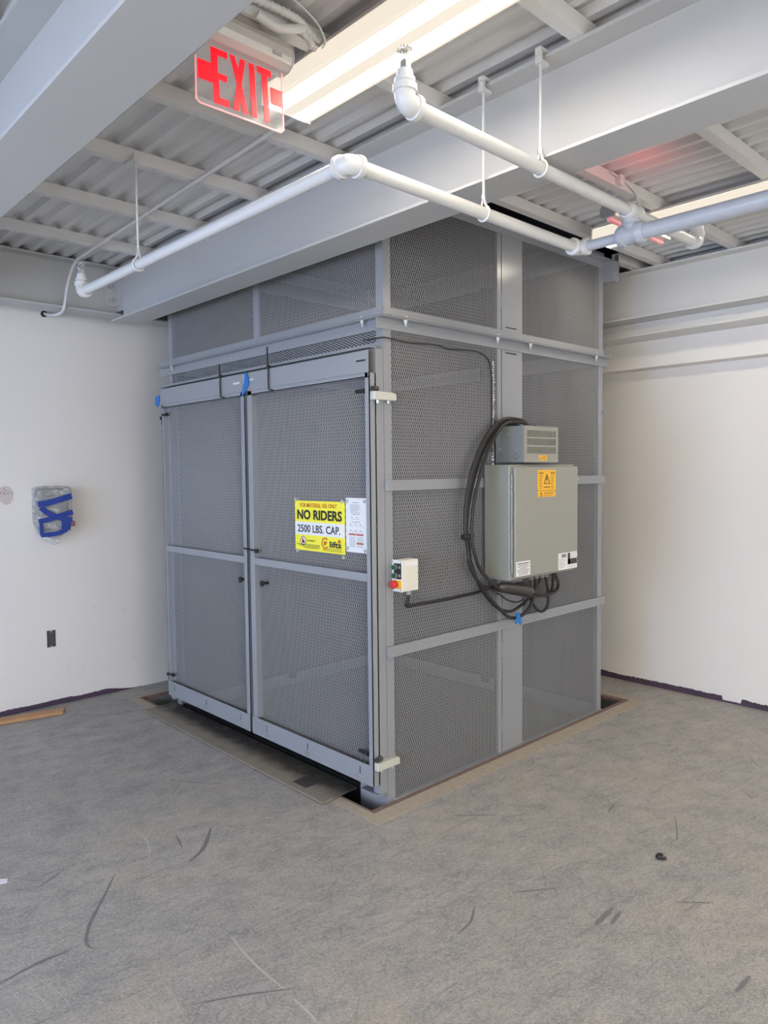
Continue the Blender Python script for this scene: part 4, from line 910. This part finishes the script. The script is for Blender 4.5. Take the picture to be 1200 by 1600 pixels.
hanger(-.955, .50, zA, 2.922, 'hanger rod dropping from a joist to the pipe near the left wall', False)

# ---------------------------------------------------------------- conduits
def conduit(pts, r, label, name='conduit', m=JOIST, n=5, grp=None):
    b = MB(); b.tube(smooth(pts, n), r, 10); return tag(b.build(name, m), label, 'conduit', grp)
conduit([(-.685, -.36, 2.922), (-.675, -.1, 2.922), (-.64, 1.0, 2.922), (-.605, 2.0, 2.922), (-.600, 2.13, 2.910), (-.598, 2.22, 2.86), (-.600, 2.29, 2.77), (-.603, 2.315, 2.70), (-.606, 2.35, 2.65), (-.607, 2.46, 2.643), (-.605, 2.60, 2.665), (-.60, 2.70, 2.69)], .010, 'thin white conduit under the joists bending down into the left wall')
b = MB(); b.cyl((-.602, 2.700, 2.690), (-.602, 2.7165, 2.688), .020, 12); tag(b.build('wall_hole', BLACK), 'small dark hole where the conduit enters the left wall', 'hole')
# flexible conduits on the joist behind the sign
def flex(pts, r, label):
    P_ = smooth(pts, 30); L_ = []; rs = []
    for i, p in enumerate(P_): L_.append(p); rs.append(r*(1+.10*(1 if (i//2) % 2 else -1)))
    b = MB(); b.tube(L_, rs, 10); return tag(b.build('flexible_conduit', PIPE), label, 'conduit', 'conduits behind the exit sign')
flex([(-1.22, -.67, 2.972), (-1.13, -.675, 2.967), (-1.0, -.685, 2.962), (-.92, -.67, 2.95), (-.86, -.66, 2.94)], .012, 'ribbed white flexible conduit above the exit sign, upper of two')
flex([(-1.05, -.60, 2.965), (-.96, -.66, 2.95), (-.90, -.655, 2.925), (-.85, -.65, 2.915)], .011, 'ribbed white flexible conduit ending at the ceiling light')
b = MB(); b.tube(smooth([(-1.12, -.67, 2.93), (-1.06, -.675, 2.915), (-1.0, -.68, 2.93), (-.96, -.68, 2.95)], 6), .013, 12); tag(b.build('conduit_elbow', PIPE), 'smooth white conduit elbow beside the exit sign mount', 'conduit')
cable([(-1.1, -.72, 2.99), (-1.02, -.72, 2.985), (-.94, -.72, 2.955), (-.90, -.71, 2.92), (-.905, -.70, 2.90)], .003, 'thin white wire looping beside the flexible conduits', 'loose_wire', PIPE, grp=None)
cable([(-.02, -.706, 2.985), (.10, -.706, 2.980), (.22, -.706, 2.958), (.34, -.706, 2.946), (.45, -.706, 2.95)], .004, 'dark wire draped on the joist behind the long beam', 'loose_wire', DINK, grp=None)
cable([(.80, -.708, 2.982), (.88, -.708, 2.975), (.97, -.708, 2.965), (1.04, -.708, 2.94), (1.06, -.70, 2.915), (1.02, -.70, 2.895)], .005, 'white wire loop above the second exit sign', 'loose_wire', PIPE, grp=None)
b = MB(); b.box(.86, .90, -.725, -.7005, 2.938, 2.985); tag(b.build('junction_box', JOIST, bevel=.002), 'small white junction box on the joist above the pipe tee', 'junction box')

# ---------------------------------------------------------------- left wall items
wb = thing('wrapped_dispenser', (-.61, YL, 1.15), 'wall box wrapped in clear plastic and blue tape on the left wall', 'wrapped box')
import bmesh
bm = bmesh.new(); bmesh.ops.create_cube(bm, size=1)
bmesh.ops.subdivide_edges(bm, edges=bm.edges, cuts=11, use_grid_fill=True)
from mathutils import noise as mn
for v in bm.verts:
    c0 = v.co.copy(); x = c0.x*.225; z = c0.z*.345; y = c0.y*.112
    t_ = max(0, -c0.z-.28)/.22
    x *= 1-.42*t_; y = y*(1-.45*t_) + .056*(.45*t_)
    for ax in (0,):
        pass
    k = 1-.06*(abs(c0.x*2)**6*abs(c0.z*2)**6)
    d = mn.noise(V((c0.x*4, c0.y*4, c0.z*5)))*.009+mn.noise(V((c0.x*11+3, c0.y*9, c0.z*12)))*.004
    v.co = V((-.610+x*k+d, YL-.060+y+(d if y < .05 else 0), 1.350+z*k+d*.5))-V(wb.location)
me = bpy.data.meshes.new('plastic_wrap'); bm.to_mesh(me); bm.free(); me.materials.append(WRAP); me.polygons.foreach_set('use_smooth', [True]*len(me.polygons))
o = bpy.data.objects.new('plastic_wrap', me); COL.objects.link(o); o.parent = wb
b = MB(); b.box(-.708, -.513, YL-.104, YL-.002, 1.225, 1.508); b.build('case', mat('grey_case', (.30, .31, .295), .45), wb, bevel=.018)
b = MB(); b.prism([(-.690, 1.235), (-.530, 1.235), (-.560, 1.185), (-.665, 1.185)], FY, YL-.085, YL-.01); b.build('case_tray', mat('grey_case_tray', (.36, .37, .35), .45), wb, bevel=.008)
def tstrip(pts, wd, y=YL-.1235):
    b = MB(); P_ = smooth([(x, y, z) for x, z in pts], 5); n = len(P_)
    for i, p in enumerate(P_):
        t_ = (P_[min(i+1, n-1)]-P_[max(i-1, 0)]).normalized(); q = V((-t_.z, 0, t_.x))*wd/2; jy = mn.noise(p*14)*.003
        for w_ in (0, .003): b.v += [tuple(p+q+V((0, w_+jy, 0))), tuple(p-q+V((0, w_+jy, 0)))]
    for i in range(n-1):
        a = 4*i; b.f += [(a, a+1, a+5, a+4), (a+2, a+6, a+7, a+3), (a, a+4, a+6, a+2), (a+1, a+3, a+7, a+5)]
    b.f += [(0, 2, 3, 1), (a+4, a+5, a+7, a+6)]
    return b.build('tape_strip', DTAPE, wb)
tstrip([(-.722, 1.405), (-.65, 1.415), (-.58, 1.434), (-.502, 1.455)], .040)
tstrip([(-.708, 1.385), (-.66, 1.345), (-.60, 1.315), (-.53, 1.295), (-.505, 1.295)], .036, YL-.1265)
tstrip([(-.724, 1.290), (-.66, 1.302), (-.58, 1.325), (-.50, 1.345)], .034, YL-.130)
tstrip([(-.708, 1.30), (-.706, 1.25), (-.704, 1.20)], .026, YL-.1275)
tstrip([(-.712, 1.200), (-.65, 1.200), (-.60, 1.207), (-.54, 1.228)], .030, YL-.130)
tstrip([(-.575, 1.255), (-.545, 1.255), (-.515, 1.252)], .062, YL-.1255)
b = MB(); b.cyl((-.515, YL-.09, 1.262), (-.478, YL-.09, 1.262), .019, 14); b.build('cap', mat('dull_red_plastic', (.42, .14, .15), .5), wb, label='dull red round cap')
b = MB(); b.tube(smooth([(-.68, YL-.06, 1.185), (-.645, YL-.085, 1.160), (-.61, YL-.09, 1.150), (-.575, YL-.075, 1.165)], 5), [.020]*8+[.026]*6+[.012]*2, 8); b.build('plastic_tail', WRAP, wb)
# recessed outlet box, putty, scuffs
ZINC = mat('dull_zinc_box', (.13, .135, .13), .5, .3)
ob = thing('outlet_box', (-.627, YL+.03, .41), 'bare metal electrical box recessed in the left wall', 'electrical box')
b = MB(); b.box(-.655, -.599, YL+.030, YL+.034, .411, .524); b.build('back', ZINC, ob)
b = MB(); b.box(-.6565, -.654, YL+.004, YL+.034, .4095, .5255); b.box(-.600, -.5975, YL+.004, YL+.034, .4095, .5255); b.box(-.654, -.600, YL+.004, YL+.034, .4095, .412); b.box(-.654, -.600, YL+.004, YL+.034, .523, .5255); b.build('side', ZINC, ob)
b = MB(); b.box(-.634, -.620, YL+.002, YL+.012, .512, .523); b.box(-.634, -.620, YL+.002, YL+.012, .412, .420); b.build('screw_ear', GALV, ob)
b = MB(); N = 18; random.seed(3)
b.prism([(-.885+.052*math.cos(2*math.pi*i/N)*random.uniform(.85, 1.1), 1.470+.062*math.sin(2*math.pi*i/N)*random.uniform(.9, 1.08)) for i in range(N)], FY, YL-.0015, YL-.0002)
pt = b.build('putty_patch', mat('pinkish_putty', (.66, .58, .55), .8, var=.06, vscale=30), wall_left, label='pinkish filler patch')
b = MB()
for i in range(26):
    x = -.885+random.gauss(0, .022); z = 1.490+random.gauss(0, .014); s_ = random.uniform(.001, .0028); b.box(x-s_, x+s_, YL-.0022, YL-.0014, z-s_, z+s_)
b.build('nail_hole', mat('brown_speck', (.25, .17, .15), .8), wall_left, kind='stuff')
b = MB()
for (x, z) in ((-.217, .711), (-.10, .70), (-.418, .225), (-.528, .255), (-.12, .60), (-.33, .64), (-.48, .18), (-.05, .22), (-.1, .30)):
    for _ in range(3):
        u = x+random.gauss(0, .01); v = z+random.gauss(0, .008); b.prism([(u, v), (u+random.uniform(.008, .02), v+random.uniform(.002, .012)), (u+.004, v+.004)], FY, YL-.0012, YL-.0002)
b.build('scuff', mat('grey_wall_scuff', (.50, .49, .47), .8), wall_left, kind='stuff')
b = MB(); a = V((-.609, 2.575, 0)); bb = V((-1.42, 2.745, 0)); 
b.prism([(-.652, 2.470), (-.609, 2.555), (-1.35, 2.700), (-1.42, 2.615)], FZ, .001, .022)
tag(b.build('wood_plank', WOOD, bevel=.002), 'short pine board lying on the floor by the left wall', 'board')
b = MB(); N = 14
pts_ = [(.45+.017*math.cos(a_), -1.155+.017*math.sin(a_), .006+.003*math.sin(2*a_)) for a_ in [5.4*i/N for i in range(N+1)]]
b.tube(pts_, .0055, 8); tag(b.build('rubber_ring', BLACK), 'small broken black ring lying on the floor right of the lift', 'ring')
b = MB(); b.prism([(-1.585, .555), (-1.55, .545), (-1.54, .57), (-1.565, .59)], FZ, .001, .004); tag(b.build('paper_scrap', WHITE), 'tiny white paper scrap on the floor at the left edge', 'paper scrap')
